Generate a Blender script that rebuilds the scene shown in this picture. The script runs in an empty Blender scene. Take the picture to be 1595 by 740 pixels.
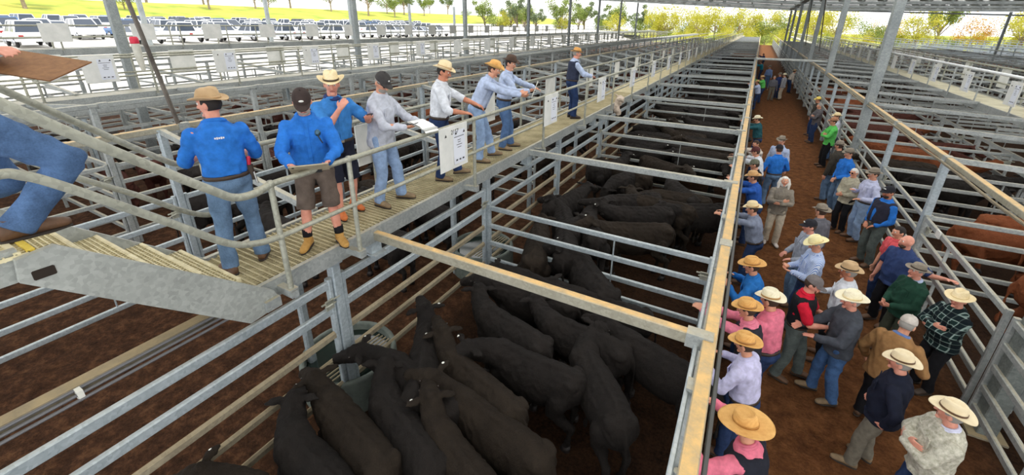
import bpy, math, random
from mathutils import Vector, Matrix, noise, Quaternion
from math import sin, cos, pi, radians, sqrt, atan2

random.seed(7)
SC = bpy.context.scene
COL = SC.collection
V = Vector

# ------------------------------------------------------------------ camera, sky, exposure
cam_data = bpy.data.cameras.new('camera')
cam = bpy.data.objects.new('camera', cam_data)
COL.objects.link(cam)
CR = V((0.87401294, 0.48579138, 0.01039793))
CU = V((-0.17932282, 0.3025928, 0.93609878))
CF = V((-0.45160237, 0.82002703, -0.35158351))
cam.matrix_world = Matrix(((CR.x, CU.x, -CF.x, 0.0), (CR.y, CU.y, -CF.y, 0.0), (CR.z, CU.z, -CF.z, 4.7), (0, 0, 0, 1)))
cam_data.sensor_fit = 'HORIZONTAL'
cam_data.sensor_width = 36.0
cam_data.lens = 658.64 / 1595 * 36
cam_data.shift_x = 0.0004
cam_data.shift_y = -0.05356
cam_data.clip_start = 0.05
cam_data.clip_end = 2000
SC.camera = cam

world = bpy.data.worlds.new('sky')
SC.world = world
world.use_nodes = True
wn = world.node_tree.nodes
wl = world.node_tree.links
wn.clear()
w_out = wn.new('ShaderNodeOutputWorld')
w_bg = wn.new('ShaderNodeBackground')
w_tc = wn.new('ShaderNodeTexCoord')
w_noise = wn.new('ShaderNodeTexNoise')
w_noise.inputs['Scale'].default_value = 3.0
w_noise.inputs['Detail'].default_value = 4.0
w_ramp = wn.new('ShaderNodeValToRGB')
w_ramp.color_ramp.elements[0].position = 0.35
w_ramp.color_ramp.elements[0].color = (0.78, 0.86, 0.97, 1)
w_ramp.color_ramp.elements[1].position = 0.6
w_ramp.color_ramp.elements[1].color = (1.0, 0.99, 0.97, 1)
wl.new(w_tc.outputs['Generated'], w_noise.inputs['Vector'])
wl.new(w_noise.outputs['Fac'], w_ramp.inputs['Fac'])
wl.new(w_ramp.outputs['Color'], w_bg.inputs['Color'])
w_bg.inputs['Strength'].default_value = 1.35
wl.new(w_bg.outputs['Background'], w_out.inputs['Surface'])

sun_data = bpy.data.lights.new('sun', 'SUN')
sun_data.energy = 2.6
sun_data.angle = radians(12)
sun_data.color = (1.0, 0.95, 0.87)
sun = bpy.data.objects.new('sun', sun_data)
COL.objects.link(sun)
sun.rotation_euler = V((-0.35, 0.25, -0.9)).to_track_quat('-Z', 'Y').to_euler()

SC.view_settings.view_transform = 'Standard'
SC.view_settings.look = 'None'
SC.view_settings.gamma = 1.0
SC.view_settings.use_curve_mapping = False
SC.view_settings.exposure = 0.55
try:
    SC.cycles.use_denoising = True
    SC.cycles.max_bounces = 6
    SC.cycles.transparent_max_bounces = 12
except Exception:
    pass

# ------------------------------------------------------------------ small tools
PENDING = []          # objects are linked at the very end

def link(o):
    PENDING.append(o)
    return o

def tag(o, label=None, cat=None, group=None, kind=None):
    if label: o['label'] = label
    if cat: o['category'] = cat
    if group: o['group'] = group
    if kind: o['kind'] = kind
    return o

def empty(name, loc=(0, 0, 0), rz=0.0, label=None, cat=None, group=None, kind=None):
    o = bpy.data.objects.new(name, None)
    o.empty_display_size = 0.1
    o.location = loc
    o.rotation_euler = (0, 0, rz)
    link(o)
    return tag(o, label, cat, group, kind)

def from_mesh(name, me, parent=None, loc=(0, 0, 0), rz=0.0):
    o = bpy.data.objects.new(name, me)
    o.location = loc
    o.rotation_euler = (0, 0, rz)
    if parent is not None:
        o.parent = parent
    return link(o)

CHILD = {}
def copy_tree(root, loc=None, rz=None):
    c = root.copy()
    link(c)
    if loc is not None: c.location = loc
    if rz is not None: c.rotation_euler = (0, 0, rz)
    for ch in [o for o in PENDING if o.parent == root]:
        cc = copy_tree(ch)
        cc.parent = c
    return c

ORD = ('first second third fourth fifth sixth seventh eighth ninth tenth eleventh twelfth thirteenth fourteenth fifteenth '
       'sixteenth seventeenth eighteenth nineteenth twentieth').split()
def ordinal(k):
    if k < 20: return ORD[k]
    t = ['twenty', 'thirty', 'forty', 'fifty', 'sixty'][(k + 1) // 10 - 2]
    return t + '-' + ORD[(k + 1) % 10 - 1] if (k + 1) % 10 else {'twenty': 'twentieth', 'thirty': 'thirtieth', 'forty': 'fortieth', 'fifty': 'fiftieth', 'sixty': 'sixtieth'}[t]

def frames(pts):
    """parallel-transport frames along a polyline"""
    n = len(pts)
    T = []
    for i in range(n):
        a = pts[max(i - 1, 0)]; b = pts[min(i + 1, n - 1)]
        t = (b - a)
        T.append(t.normalized() if t.length > 1e-9 else V((0, 0, 1)))
    up = V((0, 0, 1)) if abs(T[0].z) < 0.9 else V((0, 1, 0))
    x = up.cross(T[0]).normalized()
    out = []
    for i in range(n):
        if i:
            q = T[i - 1].rotation_difference(T[i])
            x = (q @ x)
            x = (x - T[i] * x.dot(T[i])).normalized()
        out.append((x, T[i].cross(x).normalized(), T[i]))
    return out

class MB:
    def __init__(self):
        self.v = []; self.f = []
    def add(self, vs, fs):
        o = len(self.v)
        self.v.extend([tuple(p) for p in vs])
        self.f.extend([tuple(i + o for i in f) for f in fs])
        return self
    def box(self, c, s, rot=None):
        c = V(c); hx, hy, hz = s[0] / 2, s[1] / 2, s[2] / 2
        P = [V((x, y, z)) for z in (-hz, hz) for y in (-hy, hy) for x in (-hx, hx)]
        if rot is not None: P = [rot @ p for p in P]
        return self.add([c + p for p in P], [(0, 2, 3, 1), (4, 5, 7, 6), (0, 1, 5, 4), (1, 3, 7, 5), (3, 2, 6, 7), (2, 0, 4, 6)])
    def bar(self, a, b, w, h, up=(0, 0, 1), ch=0.22):
        """rounded rectangular tube from a to b: w across, h along up"""
        a = V(a); b = V(b); d = (b - a).normalized(); up = V(up)
        if abs(d.dot(up)) > 0.98: up = V((0, 1, 0)) if abs(d.y) < 0.9 else V((1, 0, 0))
        x = d.cross(up).normalized(); y = x.cross(d).normalized()
        c = min(w, h) * ch
        prof = [(w / 2 - c, -h / 2), (w / 2, -h / 2 + c), (w / 2, h / 2 - c), (w / 2 - c, h / 2), (-w / 2 + c, h / 2), (-w / 2, h / 2 - c), (-w / 2, -h / 2 + c), (-w / 2 + c, -h / 2)]
        if ch <= 0: prof = [(w / 2, -h / 2), (w / 2, h / 2), (-w / 2, h / 2), (-w / 2, -h / 2)]
        n = len(prof)
        vs = [a + x * px + y * py for px, py in prof] + [b + x * px + y * py for px, py in prof]
        fs = [(i, (i + 1) % n, n + (i + 1) % n, n + i) for i in range(n)] + [tuple(range(n))[::-1], tuple(range(n, 2 * n))]
        return self.add(vs, fs)
    def loft(self, secs, n=12, cap=True):
        """secs: (centre, xvec, yvec) ellipses"""
        vs = []
        for c, x, y in secs:
            for i in range(n):
                t = 2 * pi * i / n
                vs.append(V(c) + V(x) * cos(t) + V(y) * sin(t))
        m = len(secs)
        fs = []
        for k in range(m - 1):
            for i in range(n):
                j = (i + 1) % n
                fs.append((k * n + i, k * n + j, (k + 1) * n + j, (k + 1) * n + i))
        if cap:
            fs.append(tuple(range(n))[::-1]); fs.append(tuple(range((m - 1) * n, m * n)))
        return self.add(vs, fs)
    def tube(self, pts, rad, n=10, flat=1.0, round_ends=True, closed=False):
        pts = [V(p) for p in pts]
        if not hasattr(rad, '__len__'): rad = [rad] * len(pts)
        F = frames(pts)
        secs = []
        if round_ends:
            for e in (0.35, 0.8):
                k = sqrt(1 - (1 - e) ** 2)
                secs.append((pts[0] - F[0][2] * rad[0] * (1 - e), F[0][0] * rad[0] * k, F[0][1] * rad[0] * k * flat))
        for p, r, (x, y, t) in zip(pts, rad, F):
            secs.append((p, x * r, y * r * flat))
        if round_ends:
            for e in (0.8, 0.35):
                k = sqrt(1 - (1 - e) ** 2)
                secs.append((pts[-1] + F[-1][2] * rad[-1] * (1 - e), F[-1][0] * rad[-1] * k, F[-1][1] * rad[-1] * k * flat))
        return self.loft(secs, n)
    def ball(self, c, r, nu=12, nv=8, M=None):
        r = r if hasattr(r, '__len__') else (r, r, r)
        vs = []; fs = []
        c = V(c)
        def P(a, b):
            p = V((r[0] * sin(b) * cos(a), r[1] * sin(b) * sin(a), r[2] * cos(b)))
            return c + (M @ p if M is not None else p)
        vs.append(P(0, 0))
        for j in range(1, nv):
            for i in range(nu): vs.append(P(2 * pi * i / nu, pi * j / nv))
        vs.append(P(0, pi))
        for i in range(nu):
            fs.append((0, 1 + i, 1 + (i + 1) % nu))
            fs.append((len(vs) - 1, 1 + (nv - 2) * nu + (i + 1) % nu, 1 + (nv - 2) * nu + i))
        for j in range(nv - 2):
            for i in range(nu):
                a = 1 + j * nu + i; b = 1 + j * nu + (i + 1) % nu
                fs.append((a, a + nu, b + nu, b))
        return self.add(vs, fs)
    def torus(self, c, R, r, nu=24, nv=8, M=None, sx=1.0, sy=1.0):
        vs = []; fs = []
        for i in range(nu):
            a = 2 * pi * i / nu
            for j in range(nv):
                b = 2 * pi * j / nv
                p = V(((R + r * cos(b)) * cos(a) * sx, (R + r * cos(b)) * sin(a) * sy, r * sin(b)))
                vs.append(V(c) + (M @ p if M is not None else p))
        for i in range(nu):
            for j in range(nv):
                fs.append((i * nv + j, ((i + 1) % nu) * nv + j, ((i + 1) % nu) * nv + (j + 1) % nv, i * nv + (j + 1) % nv))
        return self.add(vs, fs)
    def mesh(self, name, mat, smooth=False):
        me = bpy.data.meshes.new(name)
        me.from_pydata(self.v, [], self.f)
        if mat is not None: me.materials.append(mat)
        me.update()
        if smooth: me.polygons.foreach_set('use_smooth', [True] * len(me.polygons))
        return me
    def build(self, name, mat, parent=None, loc=(0, 0, 0), rz=0.0, smooth=False):
        return from_mesh(name, self.mesh(name, mat, smooth), parent, loc, rz)

def remeshed(mb, name, mat, voxel, smooth=2, fold=0.0, freq=9.0, push=None, seed=0.0):
    """fuse overlapping closed shapes into one continuous skin"""
    me = mb.mesh(name + '_raw', None)
    o = bpy.data.objects.new('working_skin', me)
    COL.objects.link(o)
    m = o.modifiers.new('r', 'REMESH'); m.mode = 'VOXEL'; m.voxel_size = voxel; m.use_smooth_shade = True
    if smooth:
        s = o.modifiers.new('s', 'SMOOTH'); s.factor = 0.5; s.iterations = smooth
    dg = bpy.context.evaluated_depsgraph_get()
    dg.update()
    out = bpy.data.meshes.new_from_object(o.evaluated_get(dg), depsgraph=dg)
    bpy.data.objects.remove(o); bpy.data.meshes.remove(me)
    out.name = name
    if fold > 0 or push:
        sd = V((seed * 3.1, seed * 1.7, seed * 2.3))
        nrm = [v.normal.copy() for v in out.vertices]
        for v, nn in zip(out.vertices, nrm):
            if fold > 0:
                p = v.co
                w = 0.6 - 1.9 * abs(noise.noise(V((p.x * freq + p.z * 2.5, p.y * freq - p.z * 2.0, p.z * freq * 0.6)) + sd))
                w += 0.55 * noise.noise(V((p.x * freq * 2.3 + p.z * 6, p.y * freq * 2.3, p.z * freq * 1.5)) + sd)
                v.co = p + nn * (w * fold)
        if push:
            for c, r, d in push:
                c = V(c); d = V(d)
                for v in out.vertices:
                    q = (v.co - c).length_squared / (r * r)
                    if q < 6: v.co = v.co + d * math.exp(-q)
    out.materials.clear(); out.materials.append(mat)
    out.polygons.foreach_set('use_smooth', [True] * len(out.polygons))
    out.update()
    return out

# ------------------------------------------------------------------ materials
MATS = {}
def srgb(c):
    return tuple(((x / 12.92) if x <= 0.04045 else ((x + 0.055) / 1.055) ** 2.4) for x in (c[0] / 255, c[1] / 255, c[2] / 255))

class NT:
    def __init__(self, name):
        self.m = bpy.data.materials.new(name); self.m.use_nodes = True
        self.t = self.m.node_tree; self.n = self.t.nodes; self.l = self.t.links
        self.p = self.n['Principled BSDF']
    def node(self, kind, **kw):
        x = self.n.new('ShaderNode' + kind)
        for k, v in kw.items():
            if k in x.inputs: x.inputs[k].default_value = v
            else: setattr(x, k, v)
        return x
    def link(self, a, b): self.l.new(a, b)
    def coords(self, kind='Object', scale=(1, 1, 1)):
        tc = self.node('TexCoord'); mp = self.node('Mapping')
        mp.inputs['Scale'].default_value = scale
        self.link(tc.outputs[kind], mp.inputs['Vector'])
        return mp.outputs['Vector']
    def noise(self, vec, scale, detail=4.0, rough=0.6):
        x = self.node('TexNoise'); x.inputs['Scale'].default_value = scale; x.inputs['Detail'].default_value = detail; x.inputs['Roughness'].default_value = rough
        self.link(vec, x.inputs['Vector']); return x.outputs['Fac']
    def ramp(self, fac, stops):
        r = self.node('ValToRGB'); e = r.color_ramp.elements
        e[0].position, e[0].color = stops[0][0], (*stops[0][1], 1)
        e[1].position, e[1].color = stops[-1][0], (*stops[-1][1], 1)
        for p, c in stops[1:-1]:
            x = e.new(p); x.color = (*c, 1)
        self.link(fac, r.inputs['Fac']); return r.outputs['Color']
    def mix(self, fac, a, b, mode='MIX'):
        x = self.node('Mix'); x.data_type = 'RGBA'; x.blend_type = mode
        for s, i in ((fac, 0), (a, 6), (b, 7)):
            if isinstance(s, (int, float)): x.inputs[i].default_value = s
            elif isinstance(s, tuple): x.inputs[i].default_value = (*s, 1)
            else: self.link(s, x.inputs[i])
        return x.outputs[2]
    def bump(self, h, strength=0.3, dist=0.01):
        b = self.node('Bump'); b.inputs['Strength'].default_value = strength; b.inputs['Distance'].default_value = dist
        self.link(h, b.inputs['Height']); self.link(b.outputs['Normal'], self.p.inputs['Normal'])
    def out(self, col=None, rough=0.7, metal=0.0, spec=None):
        if col is not None:
            if isinstance(col, tuple): self.p.inputs['Base Color'].default_value = (*col, 1)
            else: self.link(col, self.p.inputs['Base Color'])
        self.p.inputs['Roughness'].default_value = rough
        self.p.inputs['Metallic'].default_value = metal
        if spec is not None: self.p.inputs['Specular IOR Level'].default_value = spec
        return self.m

def cloth(name, rgb, var=0.12, rough=0.85, scale=14.0, bump=0.25):
    if name in MATS: return MATS[name]
    t = NT(name); c = srgb(rgb); vec = t.coords()
    f = t.noise(vec, scale, 5)
    lo = tuple(x * (1 - var * 2) for x in c); hi = tuple(min(1, x * (1 + var * 1.6)) for x in c)
    col = t.ramp(f, [(0.3, lo), (0.7, hi)])
    w = t.noise(vec, 260, 2)
    t.bump(w, bump, 0.004)
    MATS[name] = t.out(col, rough, 0, 0.2)
    return MATS[name]

def denim(name, rgb, fade=1.5):
    if name in MATS: return MATS[name]
    t = NT(name); c = srgb(rgb); vec = t.coords()
    f = t.noise(vec, 7, 5, 0.7)
    g = t.noise(vec, 120, 3)
    lo = tuple(x * 0.6 for x in c); hi = tuple(min(1, x * fade) for x in c)
    a = t.ramp(f, [(0.32, lo), (0.68, hi)])
    col = t.mix(0.25, a, t.ramp(g, [(0.35, lo), (0.65, hi)]))
    t.bump(g, 0.3, 0.004)
    MATS[name] = t.out(col, 0.9, 0, 0.15)
    return MATS[name]

def plain(name, rgb, rough=0.6, metal=0.0, spec=None):
    if name in MATS: return MATS[name]
    t = NT(name)
    MATS[name] = t.out(srgb(rgb), rough, metal, spec)
    return MATS[name]

def mottled(name, lo, hi, scale=6.0, rough=0.8, bump=0.4, bscale=40.0, metal=0.0, dist=0.01, detail=6.0, kind='Object', spec=None):
    if name in MATS: return MATS[name]
    t = NT(name); vec = t.coords(kind)
    f = t.noise(vec, scale, detail, 0.65)
    col = t.ramp(f, [(0.3, srgb(lo)), (0.7, srgb(hi))])
    if bump: t.bump(t.noise(vec, bscale, 4), bump, dist)
    MATS[name] = t.out(col, rough, metal, spec)
    return MATS[name]

def steel(name, rgb_lo, rgb_hi, dust=0.0, dust_rgb=(188, 172, 132), metal=0.35, rough=0.5):
    """galvanised steel with spangle; dust that settled on top faces"""
    t = NT(name)
    geo = t.node('NewGeometry'); mp = t.node('Mapping')
    t.link(geo.outputs['Position'], mp.inputs['Vector'])
    vec = mp.outputs['Vector']
    vor = t.node('TexVoronoi'); vor.inputs['Scale'].default_value = 38
    t.link(vec, vor.inputs['Vector'])
    sep = t.node('SeparateColor'); t.link(vor.outputs['Color'], sep.inputs[0])
    f = t.noise(vec, 2.2, 5, 0.7)
    a = t.ramp(f, [(0.3, srgb(rgb_lo)), (0.7, srgb(rgb_hi))])
    b = t.ramp(sep.outputs[0], [(0.0, tuple(x * 0.82 for x in srgb(rgb_lo))), (1.0, tuple(min(1, x * 1.1) for x in srgb(rgb_hi)))])
    col = t.mix(0.35, a, b)
    if dust > 0:
        sx = t.node('SeparateXYZ'); t.link(geo.outputs['True Normal'], sx.inputs[0])
        mr = t.node('MapRange'); mr.inputs['From Min'].default_value = 0.55; mr.inputs['From Max'].default_value = 0.95; mr.inputs['To Max'].default_value = dust
        t.link(sx.outputs['Z'], mr.inputs['Value'])
        g = t.noise(vec, 9, 5, 0.7)
        d = t.ramp(g, [(0.3, tuple(x * 0.75 for x in srgb(dust_rgb))), (0.65, srgb(dust_rgb))])
        mm = t.node('Math'); mm.operation = 'MULTIPLY'
        gg = t.node('MapRange'); gg.inputs['From Min'].default_value = 0.3; gg.inputs['From Max'].default_value = 0.6; gg.inputs['To Min'].default_value = 0.55
        t.link(g, gg.inputs['Value'])
        t.link(mr.outputs[0], mm.inputs[0]); t.link(gg.outputs[0], mm.inputs[1])
        col = t.mix(mm.outputs[0], col, d)
    t.bump(t.noise(vec, 60, 3), 0.08, 0.004)
    MATS[name] = t.out(col, rough, metal)
    return MATS[name]

GAL = steel('galvanised_steel', (142, 148, 148), (186, 190, 188), dust=0.55)
GALB = steel('bluish_galvanised_steel', (146, 158, 164), (190, 200, 206), dust=0.35, dust_rgb=(214, 210, 198))
GALD = steel('dusty_galvanised_steel', (150, 146, 128), (180, 176, 160), dust=1.0, dust_rgb=(222, 184, 122))
GALO = steel('old_muddy_steel', (120, 110, 92), (158, 148, 126), dust=0.8, dust_rgb=(170, 150, 112), metal=0.15, rough=0.7)
PIPE = steel('handrail_pipe_steel', (140, 142, 130), (182, 182, 168), dust=0.3, rough=0.55)
DECK = mottled('dusty_walkway_deck', (158, 146, 112), (206, 194, 156), 3.0, 0.85, 0.5, 30)
# ------------------------------------------------------------------ ground
def dirt_material():
    t = NT('trampled_brown_dirt')
    geo = t.node('NewGeometry'); vec = geo.outputs['Position']
    a = t.noise(vec, 0.55, 5, 0.6); b = t.noise(vec, 5.0, 10, 0.78); c = t.noise(vec, 26.0, 5, 0.7)
    base = t.ramp(b, [(0.34, srgb((34, 23, 17))), (0.5, srgb((76, 51, 37))), (0.68, srgb((130, 92, 64)))])
    warm = t.ramp(b, [(0.32, srgb((74, 44, 26))), (0.5, srgb((122, 78, 46))), (0.70, srgb((164, 112, 68)))])
    wet = t.ramp(b, [(0.32, srgb((22, 15, 11))), (0.5, srgb((40, 27, 19))), (0.70, srgb((66, 46, 31)))])
    sx = t.node('SeparateXYZ'); t.link(vec, sx.inputs[0])
    # the walked aisle is drier and lighter
    m1 = t.node('MapRange'); m1.inputs['From Min'].default_value = 0.2; m1.inputs['From Max'].default_value = 0.9
    t.link(sx.outputs['X'], m1.inputs['Value'])
    m2 = t.node('MapRange'); m2.inputs['From Min'].default_value = 3.4; m2.inputs['From Max'].default_value = 2.6
    t.link(sx.outputs['X'], m2.inputs['Value'])
    mm = t.node('Math'); mm.operation = 'MULTIPLY'; t.link(m1.outputs[0], mm.inputs[0]); t.link(m2.outputs[0], mm.inputs[1])
    w1 = t.node('MapRange'); w1.inputs['From Min'].default_value = -3.9; w1.inputs['From Max'].default_value = -3.6
    t.link(sx.outputs['X'], w1.inputs['Value'])
    base = t.mix(w1.outputs[0], base, wet)          # the stocked pens are trodden wet
    col = t.mix(mm.outputs[0], base, warm)
    col = t.mix(0.28, col, t.ramp(c, [(0.35, srgb((26, 16, 11))), (0.7, srgb((112, 76, 48)))]))
    h = t.node('Math'); h.operation = 'ADD'; t.link(b, h.inputs[0]); t.link(c, h.inputs[1])
    t.bump(h.outputs[0], 0.9, 0.06)
    return t.out(col, 0.95, 0, 0.1)
DIRT = dirt_material()

def ground_patch(name, x0, x1, y0, y1, step, amp, mat, z=0.0):
    nx = max(2, int((x1 - x0) / step)); ny = max(2, int((y1 - y0) / step))
    vs = []; fs = []
    for j in range(ny + 1):
        for i in range(nx + 1):
            x = x0 + (x1 - x0) * i / nx; y = y0 + (y1 - y0) * j / ny
            e = 0.0
            if 0 < i < nx and 0 < j < ny:
                e = amp * (noise.noise(V((x * 2.3, y * 2.3, 1))) + 0.8 * noise.noise(V((x * 6.1, y * 6.1, 5))) + 0.5 * noise.noise(V((x * 13, y * 13, 9))))
            vs.append((x, y, z + min(e, amp)))
    for j in range(ny):
        for i in range(nx):
            a = j * (nx + 1) + i
            fs.append((a, a + 1, a + nx + 2, a + nx + 1))
    o = MB().add(vs, fs).build(name, mat, smooth=True)
    o['kind'] = 'structure'
    return o

ground_patch('floor', -9.6, 4.8, -1.5, 16.0, 0.06, 0.022, DIRT)
for nm, x0, x1, y0, y1 in (('floor_far', -9.6, 4.8, 16, 140), ('floor_left', -31.4, -9.6, -6, 140), ('floor_right', 4.8, 80, -1.5, 140)):
    ground_patch(nm, x0, x1, y0, y1, 4.0, 0.0, DIRT)

GRAVEL = mottled('pale_gravel', (176, 172, 164), (226, 222, 214), 1.4, 0.95, 0.3, 20, kind='Object')
GRASS = mottled('yellow_green_grass', (112, 138, 40), (196, 188, 74), 0.16, 0.95, 0.5, 8, kind='Object', detail=8)  # green and yellow patches are the grass's own colour
def hill_z(x, y):
    d = max(0.0, -31.4 - x)
    t = min(1.0, d / 13.0)
    z = 2.7 * t * t * (3 - 2 * t) + 0.018 * max(0.0, d - 13)
    if d > 68: z += 0.12 * (d - 68)
    if d > 105: z -= 0.11 * (d - 105)
    return z + 0.15 * min(1.0, d / 13.0) * noise.noise(V((x * 0.05, y * 0.05, 0)))
def terrain(name, x0, x1, y0, y1, step, mat):
    nx = max(1, int((x1 - x0) / step)); ny = max(1, int((y1 - y0) / step)); vs = []; fs = []
    for j in range(ny + 1):
        for i in range(nx + 1):
            x = x0 + (x1 - x0) * i / nx; y = y0 + (y1 - y0) * j / ny
            vs.append((x, y, hill_z(x, y) - 0.02))
    for j in range(ny):
        for i in range(nx):
            a = j * (nx + 1) + i; fs.append((a, a + 1, a + nx + 2, a + nx + 1))
    o = MB().add(vs, fs).build(name, mat, smooth=True); o['kind'] = 'structure'; return o
terrain('car_park_ground', -106, -31.4, -40, 160, 4, GRAVEL)
terrain('hill', -260, -106, -60, 300, 6, GRASS)
ground_patch('field', -260, 260, 140, 420, 40, 0, GRASS, -0.03)
ground_patch('field_left', -106, -31.4, 140, 161, 20, 0, GRASS, 2.0)

# ------------------------------------------------------------------ roof (the shed's ceiling)
ROOFM = mottled('weathered_roof_sheet', (120, 112, 100), (160, 150, 136), 1.0, 0.8, 0.2, 10)
def skylight_material():
    t = NT('translucent_skylight_sheet')
    tr = t.node('BsdfTransparent'); tr.inputs['Color'].default_value = (0.95, 0.95, 0.93, 1)
    tl = t.node('BsdfTranslucent'); tl.inputs['Color'].default_value = (0.9, 0.9, 0.88, 1)
    mx = t.node('MixShader'); mx.inputs[0].default_value = 0.96
    t.link(tr.outputs[0], mx.inputs[1]); t.link(tl.outputs[0], mx.inputs[2])
    o = t.n['Material Output']; t.link(mx.outputs[0], o.inputs['Surface'])
    return t.m
SKYL = skylight_material()
def roof_z(x):
    if x < 3.2: return 7.3 + (3.2 - x) * 0.06
    return 7.3 - (x - 3.2) * 0.01
ROOF_END = 80.0
sheets = MB(); lights_ = MB()
y = -14.0; k = 0
edges = [-29.0, 3.2, 25.0, 46.8, 68.6]
while y < ROOF_END - 0.1:
    w = 1.9 if y < 30 else (0.45 if k % 2 == 0 else 2.8)
    for a, b in zip(edges[:-1], edges[1:]):
        tgt = lights_ if k % 2 == 0 else sheets
        y2 = min(y + w, ROOF_END)
        tgt.add([(a, y, roof_z(a)), (b, y, roof_z(b)), (b, y2, roof_z(b)), (a, y2, roof_z(a))], [(0, 1, 2, 3)])
    y += w; k += 1
rf = sheets.build('ceiling', ROOFM); rf['kind'] = 'structure'
sk = lights_.build('ceiling_skylight', SKYL); sk['kind'] = 'structure'
pur = MB()
for x in [v * 1.6 for v in range(-18, 43)]:
    if -29 < x < 68: pur.bar((x, 22, roof_z(x) - 0.1), (x, ROOF_END, roof_z(x) - 0.1), 0.07, 0.18, ch=0)
o = pur.build('ceiling_purlin', GAL); o['kind'] = 'structure'
for i, yy in enumerate([25.9 + 9.71 * k for k in range(6)]):
    tr = MB()
    for a, b in zip(edges[:-1], edges[1:]):
        tr.bar((a, yy, roof_z(a) - 0.32), (b, yy, roof_z(b) - 0.32), 0.16, 0.26, ch=0)
    o = tr.build('ceiling_rafter', GAL); o['kind'] = 'structure'
gut = MB(); gut.bar((3.2, 20, 7.1), (3.2, ROOF_END, 7.1), 0.5, 0.22, ch=0)
o = gut.build('ceiling_gutter', GAL); o['kind'] = 'structure'

# ------------------------------------------------------------------ shed columns
COLM = steel('weathered_column_steel', (126, 134, 136), (166, 172, 172), dust=0.0, metal=0.25, rough=0.6)
COLD = steel('grimy_column_steel', (92, 98, 96), (130, 136, 132), dust=0.0, metal=0.2, rough=0.65)
def column_set(X, rowname, ks, w=0.26):
    me = MB().bar((0, 0, 0), (0, 0, 6.9), w, w * 0.8, up=(1, 0, 0), ch=0.06).mesh('column_shaft', COLM)
    med = MB().bar((0, 0, 0), (0, 0, 6.9), w, w * 0.8, up=(1, 0, 0), ch=0.06).mesh('column_shaft', COLD)
    pl = MB().box((0, 0, 0.015), (0.36, 0.36, 0.03)).mesh('base_plate', GALO)
    for n, k in enumerate(ks):
        yy = 6.49 + 9.71 * k
        hh = (roof_z(X) - 0.48 if X > -29 else 7.0) / 6.9
        xo = X
        if k == 0 and X == 3.2: xo, yy = 3.3, 6.25
        r = empty('shed_column', (xo, yy, 0), 0, 'tall galvanised roof column, %s from the camera %s' % (ordinal(n), rowname), 'column', 'roof columns', 'thing')
        near = xo != X
        s = from_mesh('shaft', med if near else me, r); s.scale = (0.8 if near else 1, 0.8 if near else 1, hh)
        from_mesh('base_plate', pl, r)
column_set(3.2, 'along the aisle fence', range(0, 8), 0.28)
column_set(-18.1, 'in the row behind the far walkway', range(0, 8))
column_set(25.0, 'in the row beyond the white walkway rail', range(1, 8))
column_set(-40.4, 'standing outside by the parked cars', range(0, 6), 0.3)

# steel knee braces on the third and fourth aisle columns and a tie across the aisle
ty = MB().bar((0.0, 26.0, 3.15), (3.2, 26.0, 3.15), 0.09, 0.11).build('aisle_tie_beam', GAL)
tag(ty, 'pale steel tie beam crossing the aisle to a roof column', 'beam', kind='thing')
tp = MB().bar((0.0, 26.0, 2.3), (0.0, 26.0, 3.2), 0.09, 0.09).build('tie_support_post', GAL)
tag(tp, 'short steel post carrying the tie beam above the tan rail', 'post', kind='thing')
for n, (yy, lab) in enumerate(((35.62, 'thin dark diagonal brace rod near the roof valley, nearer one'), (45.33, 'thin dark diagonal brace rod near the roof valley, farther one'))):
    b = MB().bar((3.2, yy - 4.0, 3.4), (3.2, yy, 7.0), 0.06, 0.06)
    tag(b.build('brace_rod', plain('dark_rod', (70, 66, 60), 0.6)), lab, 'brace')
rod = MB().bar((-8.3, 3.42, 3.0), (-8.3, 2.86, 7.9), 0.055, 0.055)
tag(rod.build('slanted_brace_pole', mottled('brown_pole', (52, 44, 38), (120, 112, 104), 2.0, 0.6, 0.1)), 'slanted dark brown brace pole rising behind the blue-shirted man', 'pole')

# ------------------------------------------------------------------ rail panels
BAY = 3.2367
def panel_meshes(L, heights, w, h, mat, key):
    """meshes of one fence panel, along local +y from 0 to L"""
    rails = [MB().bar((0, 0.06, z), (0, L - 0.06, z), w, h, ch=(0.22 if i < 2 or heights != H_SIDE else 0.42)).mesh('rail', mat if i < 2 or heights != H_SIDE else GALO) for i, z in enumerate(heights)]
    top = heights[0] + h * 0.7
    st = [MB().bar((0, yy, 0.0), (0, yy, top), w * 1.1, w * 1.3, up=(1, 0, 0)).mesh('stile', mat) for yy in (0.06, L - 0.06)]
    br = [MB().bar((0.0, L * f, heights[-1]), (0.0, L * f, heights[0]), 0.014, 0.045, up=(1, 0, 0), ch=0).mesh('brace', mat) for f in (0.62,)] if heights != H_SIDE else []
    allm = MB()
    for z in heights: allm.bar((0, 0.06, z), (0, L - 0.06, z), w, h, ch=0)
    for yy in (0.06, L - 0.06): allm.bar((0, yy, 0.0), (0, yy, top), w * 1.1, w * 1.3, up=(1, 0, 0), ch=0)
    allm.bar((0, L * 0.5, heights[-1]), (0, L * 0.5, heights[0]), 0.014, 0.045, up=(1, 0, 0), ch=0)
    return rails, st, br, allm.mesh('panel', mat)

latch_mesh = None
def latch():
    global latch_mesh
    if latch_mesh is None:
        m = MB(); m.box((0.05, 0, 0), (0.02, 0.10, 0.12)); m.tube([(0.06, -0.06, 0.0), (0.10, 0.0, 0.03), (0.06, 0.07, 0.0)], 0.012, 6); m.bar((0.05, -0.10, 0.04), (0.05, 0.14, 0.04), 0.02, 0.02)
        latch_mesh = m.mesh('latch', PIPE)
    return latch_mesh

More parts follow.
